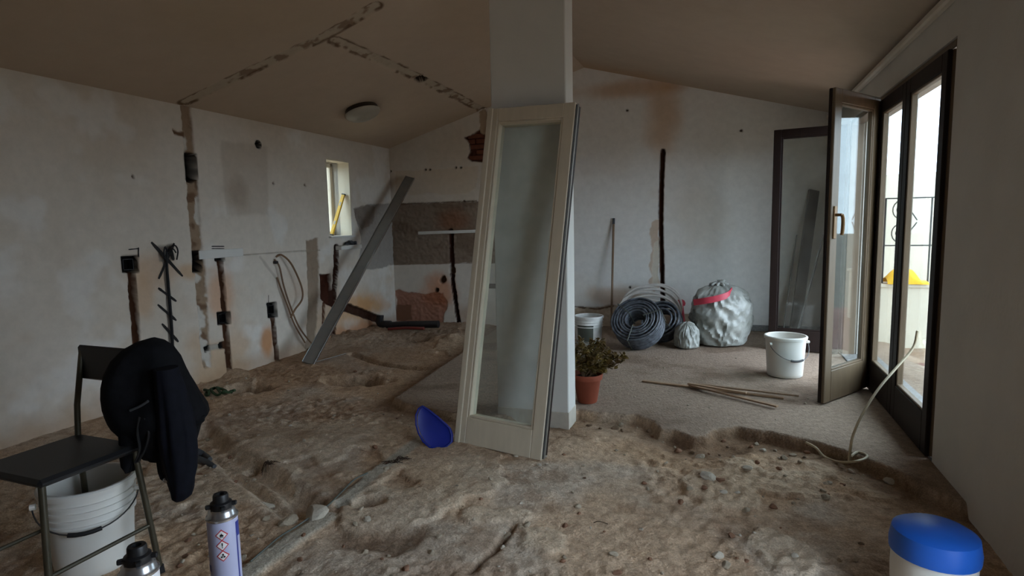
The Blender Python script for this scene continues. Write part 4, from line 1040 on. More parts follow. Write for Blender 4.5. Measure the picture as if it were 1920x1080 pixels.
# dark label on the grimy bucket
mb = MB(); k = 12; V_ = []; Fs = []
for i in range(k + 1):
    a = math.radians(-152 + 74 * i / k)
    for z in (0.05, 0.23):
        rr = 0.13 + 0.02 * z / 0.31 + 0.0015; V_.append(b2c + v3(rr * math.cos(a), rr * math.sin(a), z))
Fs = [(2 * i, 2 * i + 2, 2 * i + 3, 2 * i + 1) for i in range(k)]
mb.add(V_, Fs); lab = [o for o in COL.objects if o.get('label') == 'grimy white bucket with dark streaks behind the potted plant'][0]
build('label', mb, 'cable_grey', lab, smooth=True)

# white drum with a blue lid at the right edge
dc = fl(1745, 1130, -0.03); dc[2] = gz(dc[0], dc[1])
dr = thing('drum', 'white plastic drum with a bright blue lid at the right edge', 'drum', dc)
hd = dep(1745, 1020, dc[1])[2] - dc[2]
mb = MB(); rd_ = 0.125; mb.lathe([(0, 0), (rd_ * 0.9, 0), (rd_ * 0.96, 0.015), (rd_, hd * 0.6), (rd_ * 0.99, hd - 0.02), (rd_ * 0.9, hd)], dc, seg=36); build('body', mb, 'white_pvc', dr, smooth=True)
mb = MB(); mb.lathe([(rd_ * 0.9, hd - 0.035), (rd_ * 1.05, hd - 0.03), (rd_ * 1.06, hd + 0.0), (rd_ * 1.0, hd + 0.045), (rd_ * 0.8, hd + 0.06), (0, hd + 0.064)], dc, seg=36); build('lid', mb, 'blue_lid', dr, smooth=True)

# --- coils of pipe, plastic bags ----------------------------------
def frame_of(n):
    n = np.array(n, float); n /= np.linalg.norm(n); a = np.cross(n, UP); a /= np.linalg.norm(a); return a, np.cross(a, n), n
def coil(name, label, c, axis, R0, R1, width, tr_, m_, jitter=0.006, seg=44, group=None, straps=3):
    ex, ey, n = frame_of(axis)
    nl = max(2, int((R1 - R0) / (tr_ * 1.75))); nw = max(1, int(width / (tr_ * 1.9)))
    lowest = 1e9; rnd = random.Random(3); mb = MB()
    for i in range(nl):
        for j in range(nw):
            if 0 < i < nl - 1 and 0 < j < nw - 1: continue
            R = R0 + (R1 - R0) * i / (nl - 1); off = (j - (nw - 1) / 2) * tr_ * 1.9 if nw > 1 else 0
            jx, jy, jo = [rnd.uniform(-1, 1) * jitter for _ in range(3)]; sq = rnd.uniform(-1, 1) * jitter
            pts = [c + ex * ((R + sq) * math.cos(2 * math.pi * k / seg) + jx) + ey * ((R - sq) * math.sin(2 * math.pi * k / seg) + jy) + n * (off + jo) for k in range(seg)]
            mb.tube(pts, tr_, 7, closed=True)
    mn = min(p[2] for p in mb.v)
    dz_ = 0.003 - mn; mb.v = [(p[0], p[1], p[2] + dz_) for p in mb.v]; c = c + UP * dz_
    root = thing(name, label, 'pipe coil', v3(c[0], c[1], 0.003), group)
    build('windings', mb, m_, root, smooth=True)
    for k in range(straps):
        a = 2 * math.pi * (k / straps) + 0.6; rdir = ex * math.cos(a) + ey * math.sin(a); w2_ = width / 2 + tr_ * 0.6
        pts = [c + rdir * (R0 - tr_ * 1.6) - n * w2_, c + rdir * (R1 + tr_ * 1.6) - n * w2_, c + rdir * (R1 + tr_ * 1.6) + n * w2_, c + rdir * (R0 - tr_ * 1.6) + n * w2_]
        mb = MB(); mb.tube(pts, 0.006, 5, closed=True); build('tie', mb, 'cable_grey', root)
    return root, c
c = dep(1196, 612, 5.90)
coil('pipe_coil', 'large black coil of ribbed pipe lying tilted at the front', c, (-0.40, -0.66, 0.63), 0.105, 0.245, 0.21, 0.0115, 'hose', straps=3, jitter=0.004)
c = dep(1242, 608, 6.20)
coil('pipe_coil', 'second black pipe coil half hidden behind the front one', c, (-0.5, -0.66, 0.52), 0.12, 0.20, 0.16, 0.0115, 'hose', straps=2, jitter=0.004)
# white pipe: loose upright loops leaning on the wall
wc = thing('pipe_coil', 'loose hoops of white ribbed pipe behind the black coils', 'pipe coil', v3(*dep(1215, 600, 6.55)[:2], 0.003))
for k in range(8):
    cx = dep(1217 + 2.0 * (k - 4), 600, 6.50 + 0.022 * k)
    R = (0.335, 0.33, 0.34, 0.325, 0.335, 0.32, 0.33, 0.315)[k]; topz = (0.36, 0.41, 0.45, 0.485, 0.515, 0.54, 0.555, 0.565)[k]
    skew = (0.03, -0.02, 0.04, -0.04, 0.02, -0.05, 0.03, 0.05)[k]
    pts = []
    for i in range(52):
        a = 2 * math.pi * i / 52; zz_ = 0.014 + (topz - 0.014) * (0.5 + 0.5 * math.sin(a))
        pts.append(v3(cx[0], cx[1], 0) + dB * (R * math.cos(a) + skew * math.sin(a)) + UP * zz_ - nB * 0.10 * (math.sin(a) + 1) * topz)
    mb = MB(); mb.tube(pts, 0.0125, 7, closed=True); build('hoop', mb, 'hose_white', wc, smooth=True)

def bag(name, label, c, prof, rx, ry, seed, m_, nseg=120, fold=0.20, amp=0.06):
    """prof: list of (radius factor, z); creased film bag standing at c"""
    zz_ = np.linspace(0, len(prof) - 1, 64); ii = np.arange(len(prof)); prof = list(zip(np.interp(zz_, ii, [p[0] for p in prof]), np.interp(zz_, ii, [p[1] for p in prof])))
    mb = MB(); V_ = []; Fs = []; n = len(prof)
    for i, (rf, z) in enumerate(prof):
        t = i / (n - 1)
        for k in range(nseg):
            a = 2 * math.pi * k / nseg
            f = 1 + amp * 2 * float(fbm(np.array(math.cos(a) * 1.6 + 5), np.array(math.sin(a) * 1.6 + z * 5), 1.6, 3, seed))
            cr = float(vnoise(np.array(a * 9 / math.pi + z * 3), np.array(z * 9.0), seed + 3)) - 0.5
            f += fold * cr * (0.35 + 1.1 * t * t)
            rg = 1 - abs(2 * float(vnoise(np.array(a * 4.1 + 2.0 * z), np.array(z * 14.0 + 1.3 * a), seed + 9)) - 1)
            rg2 = 1 - abs(2 * float(vnoise(np.array(a * 7.0 - 5.0 * z), np.array(z * 11.0 - 2.1 * a + 7), seed + 12)) - 1)
            pleat = math.sin(a * 17 + 2.5 * math.sin(3 * a)) * max(0, t - 0.62) / 0.38
            f += 0.13 * (rg - 0.6) + 0.07 * (rg2 - 0.6) + 0.09 * pleat
            V_.append(c + v3(rx * rf * f * math.cos(a), ry * rf * f * math.sin(a), z + 0.02 * cr * (0.2 + t)))
    for i in range(n - 1):
        for k in range(nseg):
            q_ = (k + 1) % nseg; Fs.append((i * nseg + k, i * nseg + q_, (i + 1) * nseg + q_, (i + 1) * nseg + k))
    Fs.append(tuple(range(nseg - 1, -1, -1))); Fs.append(tuple((n - 1) * nseg + k for k in range(nseg)))
    mn = min(p[2] for p in V_)
    mb.add([p + UP * (0.002 + c[2] - mn) for p in V_], Fs)
    root = thing(name, label, 'bag', c)
    build('film', mb, m_, root, smooth=True)
    return root
gc = dep(1350, 640, 6.05); gc[2] = 0.002
prof = [(0.60, 0.0), (0.80, 0.012), (0.88, 0.05), (0.93, 0.11), (0.98, 0.18), (1.02, 0.26), (1.03, 0.33), (1.0, 0.40), (0.94, 0.46), (0.84, 0.52), (0.68, 0.565), (0.48, 0.60), (0.28, 0.615), (0.14, 0.62), (0.10, 0.64), (0.13, 0.665)]
gb = bag('rubbish_bag', 'full clear plastic rubbish bag with red tape beside the dark door leaf', gc, prof, 0.30, 0.27, 31, 'film')
# crumple of the tied neck and the red draw tape lying across the shoulder
mb = MB(); k = 16
tape = spline([gc + v3(*q_) for q_ in ((-0.315, -0.10, 0.455), (-0.22, -0.20, 0.485), (-0.10, -0.235, 0.515), (0.0, -0.215, 0.545), (0.06, -0.15, 0.58))], 6)
V_ = []
for i, p in enumerate(tape):
    wdt = 0.030
    V_ += [p - UP * wdt + v3(0, -0.012, 0), p + UP * wdt + v3(0, 0.006, 0), p + UP * wdt + v3(0, 0.010, 0), p - UP * wdt + v3(0, -0.006, 0)]
n_ = len(tape); Fs = []
for i in range(n_ - 1):
    for j in range(4): Fs.append((4 * i + j, 4 * i + (j + 1) % 4, 4 * i + 4 + (j + 1) % 4, 4 * i + 4 + j))
mb.add(V_, Fs); build('draw_tape', mb, 'red_film', gb, smooth=True)
mb = MB()
for i in range(9):
    a = i * 0.7; mb.tube(spline([gc + v3(-0.02, 0.0, 0.60), gc + v3(-0.02 + 0.05 * math.cos(a), 0.05 * math.sin(a), 0.635), gc + v3(-0.02 + 0.10 * math.cos(a), 0.09 * math.sin(a), 0.62)], 4), [0.02] * 4 + [0.016] * 4 + [0.006], 6)
build('tied_neck', mb, 'film', gb, smooth=True)
sc_ = dep(1288, 637, 5.88); sc_[2] = 0.002
bag('plastic_sack', 'small crumpled clear plastic sack between coils and rubbish bag', sc_, [(0.7, 0), (0.95, 0.02), (1.0, 0.08), (0.97, 0.14), (0.85, 0.19), (0.6, 0.235), (0.3, 0.255), (0.08, 0.26)], 0.125, 0.12, 47, 'film', fold=0.22, amp=0.12)
rc = dep(1275, 568, 6.55)
mb = MB(); bm = bmesh.new(); bmesh.ops.create_icosphere(bm, subdivisions=2, radius=0.05)
for vv in bm.verts: vv.co *= 0.7 + 0.6 * random.random()
rt = BWp(*BW(1276, 566), 0.10)
hz_ = rt[2]
mb.add([np.array(vv.co) * v3(1.0, 0.6, 1) + rt for vv in bm.verts], [tuple(x.index for x in f.verts) for f in bm.faces]); bm.free()
mb.tube(spline([v3(rt[0] + 0.03, rt[1] - 0.02, 0.0), v3(rt[0] + 0.02, rt[1], hz_ * 0.5), rt], 4), 0.03, 7)
o = build('red_sack', mb, 'red_film', None, base=v3(rt[0], rt[1], 0), smooth=True); tag(o, 'scrap of red plastic sack standing behind the white hoops', 'sack')

# --- planks behind the dark leaf (seen through its glass)
def plank(label, bpx, tpx, yb, yt, wd_, th_, m_, cat='plank', cut=True):
    b = dep(*bpx, yb); b[2] = 0.003; t = dep(*tpx, yt)
    dz = t - b; Ln = np.linalg.norm(dz); dz /= Ln
    sx_ = np.cross(dz, v3(0, 1, 0)); sx_ /= np.linalg.norm(sx_); sy_ = np.cross(dz, sx_)
    mb = MB(); mb.box(b + dz * Ln / 2, sx_, sy_, dz, wd_, th_, Ln, bev=0.003)
    o = build('plank' if cat == 'plank' else 'metal_strip', mb, m_, None, base=b); return tag(o, label, cat)
plank('grey weathered plank leaning on the back wall behind the dark leaf', (1488, 632), (1526, 357), 6.15, 6.53, 0.115, 0.03, 'board')
plank('bright metal strip leaning beside the plank behind the dark leaf', (1490, 640), (1545, 440), 5.98, 6.12, 0.018, 0.018, 'steel', 'strip')
plank('thin pale strip leaning left of the plank behind the dark leaf', (1466, 634), (1494, 440), 6.15, 6.45, 0.012, 0.012, 'aluminium', 'strip')

# --- potted jade plant
pc = fl(1103, 757, 0.0); pc = pc + v3(0.0, 0.05, 0); pc[2] = 0.003
pot = thing('potted_plant', 'bronze leaved succulent in a terracotta pot beside the pier', 'potted plant', pc)
mb = MB(); mb.lathe([(0, 0), (0.068, 0), (0.072, 0.008), (0.096, 0.165), (0.099, 0.168), (0.108, 0.17), (0.113, 0.205), (0.110, 0.21), (0.100, 0.208), (0.094, 0.19), (0.09, 0.175), (0, 0.175)], pc, seg=36); build('pot', mb, 'terracotta', pot, smooth=True)
mb = MB(); mb.lathe([(0.094, 0.178), (0.06, 0.19), (0, 0.194)], pc, seg=24); build('soil', mb, 'soil', pot, smooth=True)
rnd = random.Random(5); tips = []; mbS = MB()
targets = [(1092, 652), (1110, 642), (1125, 640), (1100, 668), (1118, 660), (1135, 652), (1140, 672), (1155, 668), (1170, 670), (1165, 680), (1150, 688), (1128, 682), (1108, 688), (1090, 692), (1132, 698), (1086, 672), (1105, 655), (1088, 640), (1145, 662), (1120, 672), (1098, 680), (1076, 660), (1070, 680)]
for (u, v) in targets:
    t = dep(u, v, pc[1] + rnd.uniform(-0.10, 0.12)); b = pc + v3(rnd.uniform(-0.03, 0.03), rnd.uniform(-0.03, 0.03), 0.19)
    mid = (b + t) / 2 + v3(rnd.uniform(-0.02, 0.02), rnd.uniform(-0.02, 0.02), 0.02)
    pth = spline([b, mid, t], 5); mbS.tube(pth, [0.008 - 0.005 * i / (len(pth) - 1) for i in range(len(pth))], 6); tips.append((pth, t))
build('stems', mbS, 'stem', pot, smooth=True)
mbL = MB()
def jade_leaf(p, d, nrm, Ln, wd_):
    d = d / np.linalg.norm(d); s_ = np.cross(d, nrm); s_ /= np.linalg.norm(s_) + 1e-9; n_ = np.cross(s_, d)
    out = [(0, 0, 0), (0.35, 0.42, 0.05), (0.7, 0.5, 0.10), (1.0, 0.0, 0.14), (0.7, -0.5, 0.10), (0.35, -0.42, 0.05)]
    T_ = [p + d * Ln * a + s_ * wd_ * b + n_ * Ln * (c_ + 0.06) for a, b, c_ in out]; B_ = [p + d * Ln * a + s_ * wd_ * b + n_ * Ln * (c_ - 0.06) for a, b, c_ in out]
    mbL.add(T_ + B_, [(0, 1, 2, 3, 4, 5), (11, 10, 9, 8, 7, 6)] + [(i, (i + 1) % 6, 6 + (i + 1) % 6, 6 + i) for i in range(6)])
for pth, t in tips:
    for _ in range(60):
        i = rnd.randint(len(pth) // 3, len(pth) - 1); p = pth[i] + v3(*[rnd.uniform(-0.012, 0.012) for _ in range(3)])
        d = v3(rnd.uniform(-1, 1), rnd.uniform(-1, 1), rnd.uniform(-0.3, 1.0)); jade_leaf(p, d, v3(rnd.uniform(-0.3, 0.3), rnd.uniform(-0.3, 0.3), 1), rnd.uniform(0.026, 0.046), rnd.uniform(0.020, 0.030))
build('leaves', mbL, 'leaf', pot, kind='stuff')

# --- blue plastic half-round leaning beside the glazed leaf
a = fl(786, 836, -0.04)
bd_ = thing('plastic_scoop', 'blue half-round plastic scoop standing in the soil beside the glazed leaf', 'scoop', v3(-0.53, 3.55, gz(-0.53, 3.55)))
yb = fl(815, 838, -0.04)[1]
outl = [(792, 761), (803, 768), (818, 780), (833, 793), (843, 803), (847, 816), (846, 829), (836, 837), (822, 841), (806, 838), (794, 828), (785, 812), (780, 795), (780, 778), (785, 766)]
cen = (812, 805)
fr_ = [dep(u, v, yb + 0.10 * (838 - v) / 80) for u, v in outl]; ctr = np.mean(fr_, axis=0)
def shrink(P_, k, back): return [ctr + (p - ctr) * k + v3(0.01, back, 0) for p in P_]
rings = [shrink(fr_, 1.0, 0.0), shrink(fr_, 0.985, -0.006), shrink(fr_, 0.90, -0.002), shrink(fr_, 0.6, 0.004), shrink(fr_, 0.3, 0.006)]
bk = [shrink(fr_, 0.3, 0.012), shrink(fr_, 0.6, 0.011), shrink(fr_, 0.92, 0.008)]
mb = MB(); n = len(outl); V_ = [p for R in rings + bk for p in R]; Fs = []
seq = list(range(len(rings) + len(bk)))
for a_, b_ in zip(seq[:len(rings) - 1], seq[1:len(rings)]):
    for k in range(n): Fs.append((a_ * n + k, a_ * n + (k + 1) % n, b_ * n + (k + 1) % n, b_ * n + k))
Fs.append(tuple((len(rings) - 1) * n + k for k in range(n)))
for a_, b_ in ((5, 6), (6, 7), (7, 0)):
    for k in range(n): Fs.append((a_ * n + k, a_ * n + (k + 1) % n, b_ * n + (k + 1) % n, b_ * n + k))
Fs.append(tuple(5 * n + k for k in range(n)))
mb.add(V_, Fs); build('shell', mb, 'blue', bd_, smooth=True)
mb = MB(); mb.tube([p + v3(0, -0.004, 0) for p in fr_], 0.006, 6, closed=True); build('rim', mb, 'blue', bd_, smooth=True)

# --- cables on the floor
def floor_path(pts, r_):
    out = []
    for u, v in pts:
        p = fl(u, v, ZF); z = gz(p[0], p[1]); p = fl(u, v, z); out.append(v3(p[0], p[1], max(gz(p[0], p[1]), z) + r_))
    return out
P_ = floor_path([(1512, 832), (1530, 842), (1545, 858), (1570, 868), (1600, 868), (1622, 862), (1624, 855), (1608, 850), (1596, 858), (1592, 872)], 0.007)
up1 = [dep(1594, 845, 2.95), dep(1600, 815, 2.98), dep(1618, 775, 3.05), dep(1648, 728, 3.15), dep(1682, 688, 3.25), dep(1712, 652, 3.3)]
cc_ = thing('loose_cable', 'cream cable hanging past the right door and curling on the soil', 'cable', P_[4])
mb = MB(); mb.tube(spline(P_, 6), 0.007, 7); build('coil', mb, 'cable_cream', cc_, smooth=True)
end = RW(np.dot(BR - up1[-1], dL), up1[-1][2] + 0.1, -0.01)
mb = MB(); mb.tube(spline([P_[-1]] + up1 + [end], 6), 0.007, 7); build('run', mb, 'cable_cream', cc_, smooth=True)
P_ = floor_path([(690, 890), (665, 905), (640, 928), (612, 955), (585, 972), (555, 992), (525, 1012), (500, 1032), (470, 1058)], 0.004)
P_ = [p + UP * 0.006 for p in P_]
for k in range(1, len(P_) - 1): P_[k][2] = max(P_[k][2], (P_[k - 1][2] + P_[k + 1][2]) / 2)
mb = MB(); mb.tube(spline(P_, 6), 0.004, 6); o = build('floor_cable', mb, 'cable_grey', None, base=P_[4], smooth=True); tag(o, 'thin grey cable crossing the trench in the foreground soil', 'cable')
P_ = floor_path([(700, 880), (720, 868), (740, 856)], 0.004)
# green net scrap by the left wall
gp = fl(410, 742, ZF); gp[2] = gz(gp[0], gp[1])
gn = thing('green_hose', 'tangle of dark green hose on the soil near the left wall', 'hose', gp)
mb = MB(); pts = []
for i in range(26):
    a = i * 0.75; u = 384 + 54 * (i / 25) + 6 * math.sin(a * 1.7); v = 741 + 5 * math.sin(a)
    p = fl(u, v, ZF); pts.append(v3(p[0], p[1], gz(p[0], p[1]) + 0.014 + 0.012 * (1 + math.cos(a * 1.3))))
mb.tube(spline(pts, 4), 0.011, 7); build('hose', mb, 'green', gn, smooth=True)

# --- grey pliers/handles on the soil behind the jacket
pz = fl(372, 862, ZF)
pl_ = thing('pliers', 'pair of dark grey plier handles on the soil below the jacket', 'pliers', v3(pz[0], pz[1], gz(pz[0], pz[1])))
def hnd(pts, r0_):
    P_ = floor_path(pts, 0.016); mb = MB(); s_ = spline(P_, 5); n_ = len(s_); mb.tube(s_, [r0_ * (0.7 + 0.6 * math.sin(math.pi * min(0.15 + 0.8 * i / (n_ - 1), 1))) for i in range(n_)], 9); return build('handle', mb, 'tip', pl_, smooth=True)
hnd([(352, 852), (366, 852), (382, 858), (394, 866)], 0.017); hnd([(352, 858), (366, 864), (386, 871), (403, 880)], 0.015)
P_ = floor_path([(352, 855), (340, 850), (330, 846)], 0.016); mb = MB(); mb.tube(P_, [0.018, 0.02, 0.008], 9); build('jaw', mb, 'steel', pl_, smooth=True)

# --- roots and tufts
for (u, v, lb) in ((505, 874, 'dry dark root tuft at the trench edge'), (756, 866, 'dry root tuft beside the mortar band'), (735, 872, 'small root tuft on the mortar band'), (1105, 978, 'single dark twig on the foreground soil')):
    p = fl(u, v, ZF); p[2] = gz(p[0], p[1]); mb = MB()
    n_ = 16 if u != 1105 else 1
    for k in range(n_):
        a = rnd.uniform(0, 6.28); l_ = rnd.uniform(0.03, 0.07) if n_ > 1 else 0.09
        q_ = p + v3(l_ * math.cos(a), l_ * 0.5 * math.sin(a), 0)
        mb.tube(spline([p + v3(rnd.uniform(-0.02, 0.02), rnd.uniform(-0.01, 0.01), -0.003), (p + q_) / 2 + UP * (rnd.uniform(0.003, 0.016) if n_ > 1 else 0.012), v3(q_[0], q_[1], gz(q_[0], q_[1]) + 0.003)], 4), 0.0018, 5)
    o = build('dry_root', mb, 'root', None, base=p); tag(o, lb, 'root')

# --- loose rubble
stone_me = []
for k in range(7):
    bm = bmesh.new(); bmesh.ops.create_icosphere(bm, subdivisions=2, radius=0.5); r_ = random.Random(20 + k)
    for vv in bm.verts:
        f = 0.72 + 0.5 * float(vnoise(np.array(vv.co.x * 2.4 + k * 9), np.array(vv.co.y * 2.4 + vv.co.z * 2.4), k)); vv.co *= f
    for _ in range(4):
        n_ = Vector((r_.uniform(-1, 1), r_.uniform(-1, 1), r_.uniform(-0.4, 1))).normalized(); d_ = r_.uniform(0.26, 0.36)
        for vv in bm.verts:
            e = vv.co.dot(n_) - d_
            if e > 0: vv.co -= n_ * e
    me = bpy.data.meshes.new('stone'); bm.to_mesh(me); bm.free(); stone_me.append(me)
def stone(p, size, m_, label, group=None, flat=0.6, name='stone'):
    me = stone_me[rnd.randrange(7)].copy(); me.materials.append(M[m_])
    o = bpy.data.objects.new(name, me); COL.objects.link(o)
    o.location = (p[0], p[1], gz(p[0], p[1]) + size * flat * 0.22); o.scale = (size * rnd.uniform(0.8, 1.3), size * rnd.uniform(0.7, 1.1), size * flat)
    o.rotation_euler = (rnd.uniform(-0.3, 0.3), rnd.uniform(-0.3, 0.3), rnd.uniform(0, 6.28)); return tag(o, label, 'stone', group)
for (u, v, sz, m_, lb) in ((1328, 902, 0.085, 'stone_light', 'pale angular stone on the soil right of centre, a brick sliver beside it'), (1400, 884, 0.06, 'stone_light', 'white mortar chip standing on the soil below the dark pit'),
                           (1355, 928, 0.045, 'stone_light', 'small white chip below the pale angular stone'), (1345, 1042, 0.07, 'stone_light', 'elongated whitish stone low in the right foreground'), (1362, 1058, 0.05, 'stone', 'round stone beside the elongated whitish one'),
                           (1545, 930, 0.06, 'stone', 'long grey stone on the soil below the cream cable'), (1555, 906, 0.045, 'stone_light', 'white chip between cream cable and long grey stone'), (1668, 902, 0.07, 'stone_light', 'flat pale stone at the right end of the dug pit'),
                           (545, 806, 0.03, 'stone_light', 'tiny white chip alone in the middle of the dug floor'), (968, 856, 0.03, 'stone_light', 'white chip under the bottom rail of the leaning leaf'), (1022, 858, 0.035, 'stone_light', 'white chip at the right foot of the leaning leaf'),
                           (500, 937, 0.07, 'stone_light', 'pale flake beside the ridge left of the trench'), (592, 966, 0.13, 'stone_light', 'large pale slab of mortar crossed by the grey cable'), (540, 978, 0.10, 'stone', 'grey angular stone left of the large mortar slab'),
                           (648, 945, 0.09, 'stone', 'grey stone at the broken end of the mortar band'), (1312, 853, 0.06, 'stone', 'grey stone in the dark pit by the screed edge'), (948, 996, 0.05, 'stone', 'stone at the head of the foreground crack')):
    p = fl(u, v, ZF); stone(p, sz, m_, lb, flat=0.5)
p = fl(1350, 905, ZF); stone(p, 0.06, 'stone_red', 'red brick sliver right of the pale angular stone', flat=0.35)
n_ok = 0
while n_ok < 190:
    u = rnd.uniform(330, 1690); v = rnd.uniform(640, 1075); p = fl(u, v, ZF)
    if sdist(np.array([p[0]]), np.array([p[1]]), SLAB)[0] > -0.02: continue
    if rnd.random() > 0.25 + 0.75 * float(sstep(0.45, 0.6, vnoise(np.array(p[0] * 1.7), np.array(p[1] * 1.7), 40))): continue
    if np.dot(p - BL, nL) < 0.1 or -0.45 < p[0] < 0.2 and 3.2 < p[1] < 3.7: continue
    near_edge = u > 1030 and v < 850
    sz = rnd.choice((0.014, 0.018, 0.022, 0.03, 0.04)) * (1.2 if near_edge else 1)
    stone(p, sz, rnd.choice(('stone', 'stone', 'stone_light', 'stone_red', 'stone')), 'small crumb of rubble lying loose on the dug soil', 'rubble crumbs on the dug soil'); n_ok += 1
edge = SLAB[4:26]
k_ = 0; seen_ = [tuple(o.location)[:2] for o in COL.objects if o.name.startswith('stone')]
while k_ < 70:                                                        # broken screed along the ragged edge
    i = rnd.randrange(6, len(edge) - 2); t = rnd.random(); p = v3(edge[i][0] * (1 - t) + edge[i + 1][0] * t, edge[i][1] * (1 - t) + edge[i + 1][1] * t, 0)
    p = p - v3(rnd.uniform(-0.04, 0.04), rnd.uniform(0.02, 0.16), 0)
    k_ += 1
    if sdist(np.array([p[0]]), np.array([p[1]]), SLAB)[0] > -0.015 or p[0] < 0.2 or min(math.hypot(p[0] - a_[0], p[1] - a_[1]) for a_ in seen_) < 0.06 or p[0] > 1.55: continue
    seen_.append((p[0], p[1]))
    stone(p, rnd.choice((0.02, 0.028, 0.035, 0.05)), rnd.choice(('stone_dark', 'stone_dark', 'stone', 'stone_red')), 'broken crumb of screed along the ragged concrete edge', 'screed crumbs along the edge', flat=0.7)
for (u, v) in ((1290, 760), (1245, 690), (1320, 700), (1180, 655), (1510, 757), (1515, 748), (1455, 787), (1190, 745), (1380, 672), (1230, 725), (1120, 690), (1330, 765)):
    p = fl(u, v, 0); stone(p, rnd.choice((0.015, 0.02, 0.025)), 'stone', 'small dark crumb of rubble on the dusty screed', 'rubble crumbs on the screed')
# ================================================================== LEFT FOREGROUND: chair with jacket, foam cans on a low bench
f1 = fl(301, 1066, -0.05); f1[2] = gz(f1[0], f1[1])
a1 = v3(-0.93, 0.36, 0); a2 = v3(-0.36, -0.93, 0)
SZ = 0.45; CWd = 0.40
feet = [f1, f1 + a1 * CWd, f1 + a1 * CWd + a2 * CWd, f1 + a2 * CWd]
cen = sum(feet) / 4
ch = thing('chair', 'dark metal tube chair buried under the black jacket', 'chair', v3(cen[0], cen[1], gz(cen[0], cen[1])))
tops = []
for k, f in enumerate(feet):
    f = v3(f[0], f[1], gz(f[0], f[1])); t = v3(*(cen[:2] + (f[:2] - cen[:2]) * 0.82), SZ); tops.append(t)
    mb = MB(); mb.tube([f, f + (t - f) * 0.5, t], 0.0115, 12); lg = build('leg', mb, 'olive', ch, smooth=True)
    mb = MB(); d_ = (t - f) / np.linalg.norm(t - f); mb.tube([f - d_ * 0.004, f + d_ * 0.03], 0.0155, 12); build('foot_cap', mb, 'black', lg, smooth=True)
mb = MB(); cs_ = sum(tops) / 4
mb.box(v3(cs_[0], cs_[1], SZ + 0.012), a1, a2, UP, CWd * 0.92, CWd * 0.92, 0.03, bev=0.012); build('seat', mb, 'black', ch)
bt = []
for t in (tops[0], tops[1]):
    e = t - a2 * 0.05 + UP * 0.37; bt.append(e); mb = MB(); mb.tube([t, t + UP * 0.15 - a2 * 0.01, e], 0.0115, 10); build('back_post', mb, 'olive', ch, smooth=True)
mb = MB(); mb.box((bt[0] + bt[1]) / 2 - UP * 0.05, a1, a2, UP, CWd * 0.9, 0.02, 0.14, bev=0.008); build('backrest', mb, 'black', ch)
for (i, j) in ((0, 3), (1, 2)):
    p = feet[i] + (tops[i] - feet[i]) * 0.4; q_ = feet[j] + (tops[j] - feet[j]) * 0.4; mb = MB(); mb.tube([p, q_], 0.008, 8); build('stretcher', mb, 'olive', ch, smooth=True)

# jacket: lofted cloth over the backrest, built from level outlines at its own distance
JY = float((bt[0][1] + bt[1][1]) / 2)
def jp(u, v, dy=0.0): return dep(u, v, JY + dy)
jk = thing('jacket', 'black jacket thrown over the metal chair at the left edge', 'jacket', v3(*jp(280, 800)[:2], jp(280, 935)[2]))
levels = [(634, 280, 288, 0.02), (640, 258, 306, 0.05), (652, 236, 320, 0.085), (672, 218, 332, 0.11), (695, 208, 341, 0.125), (715, 204, 350, 0.135), (735, 202, 361, 0.14), (755, 203, 373, 0.145), (770, 206, 384, 0.145),
          (782, 210, 386, 0.14), (792, 216, 378, 0.13), (806, 232, 370, 0.12), (822, 250, 366, 0.11), (838, 262, 362, 0.10), (850, 276, 356, 0.085), (856, 284, 350, 0.06)]
def loft(levels, dy0=0.0, nseg=56, folds=0.12, seed=0, jit=1.0):
    mb = MB(); V_ = []; Fs = []
    for i, (v, ul, ur, hd_) in enumerate(levels):
        c = (jp(ul, v, dy0) + jp(ur, v, dy0)) / 2; hw = np.linalg.norm(jp(ur, v, dy0) - jp(ul, v, dy0)) / 2
        for k in range(nseg):
            a = 2 * math.pi * k / nseg; ca, sa = math.cos(a), math.sin(a)
            f = folds * (float(vnoise(np.array(a * 3.2 + 10 + 0.25 * i), np.array(v * 0.011), seed)) - 0.5) * 2 * min(1, i / 4)
            edge = abs(ca) ** 3
            fx = 1 + f * (1 - edge) * 0.4
            V_.append(c + v3(hw * ca * fx, hd_ * sa * (1 + f * 1.6), 0.012 * f * jit))
    n_ = len(levels)
    for i in range(n_ - 1):
        for k in range(nseg):
            q_ = (k + 1) % nseg; Fs.append((i * nseg + k, i * nseg + q_, (i + 1) * nseg + q_, (i + 1) * nseg + k))
    Fs.append(tuple(range(nseg))); Fs.append(tuple((n_ - 1) * nseg + k for k in range(nseg)))
    mb.add(V_, Fs); return mb
build('body', loft(levels, seed=3), 'cloth', jk, smooth=True)
sl = [(690, 292, 330, 0.05), (730, 296, 344, 0.06), (770, 300, 356, 0.065), (810, 302, 364, 0.065), (850, 304, 368, 0.06), (880, 310, 367, 0.055), (900, 316, 362, 0.05), (918, 321, 361, 0.045), (930, 325, 357, 0.042), (935, 330, 350, 0.03)]
o = build('sleeve', loft(sl, dy0=-0.10, seed=8, folds=0.16), 'navy', jk, smooth=True)
sl2 = [(740, 215, 262, 0.05), (780, 222, 268, 0.055), (820, 226, 272, 0.05), (850, 228, 266, 0.05), (870, 232, 258, 0.045), (882, 238, 252, 0.03)]
build('sleeve', loft(sl2, dy0=-0.08, seed=12, folds=0.16), 'cloth', jk, smooth=True)
tail = [(770, 276, 330, 0.04), (810, 284, 330, 0.045), (850, 295, 332, 0.045), (880, 299, 330, 0.04), (894, 303, 326, 0.03), (900, 308, 322, 0.02)]
build('hem_flap', loft(tail, dy0=-0.06, seed=15, folds=0.14), 'cloth', jk, smooth=True)
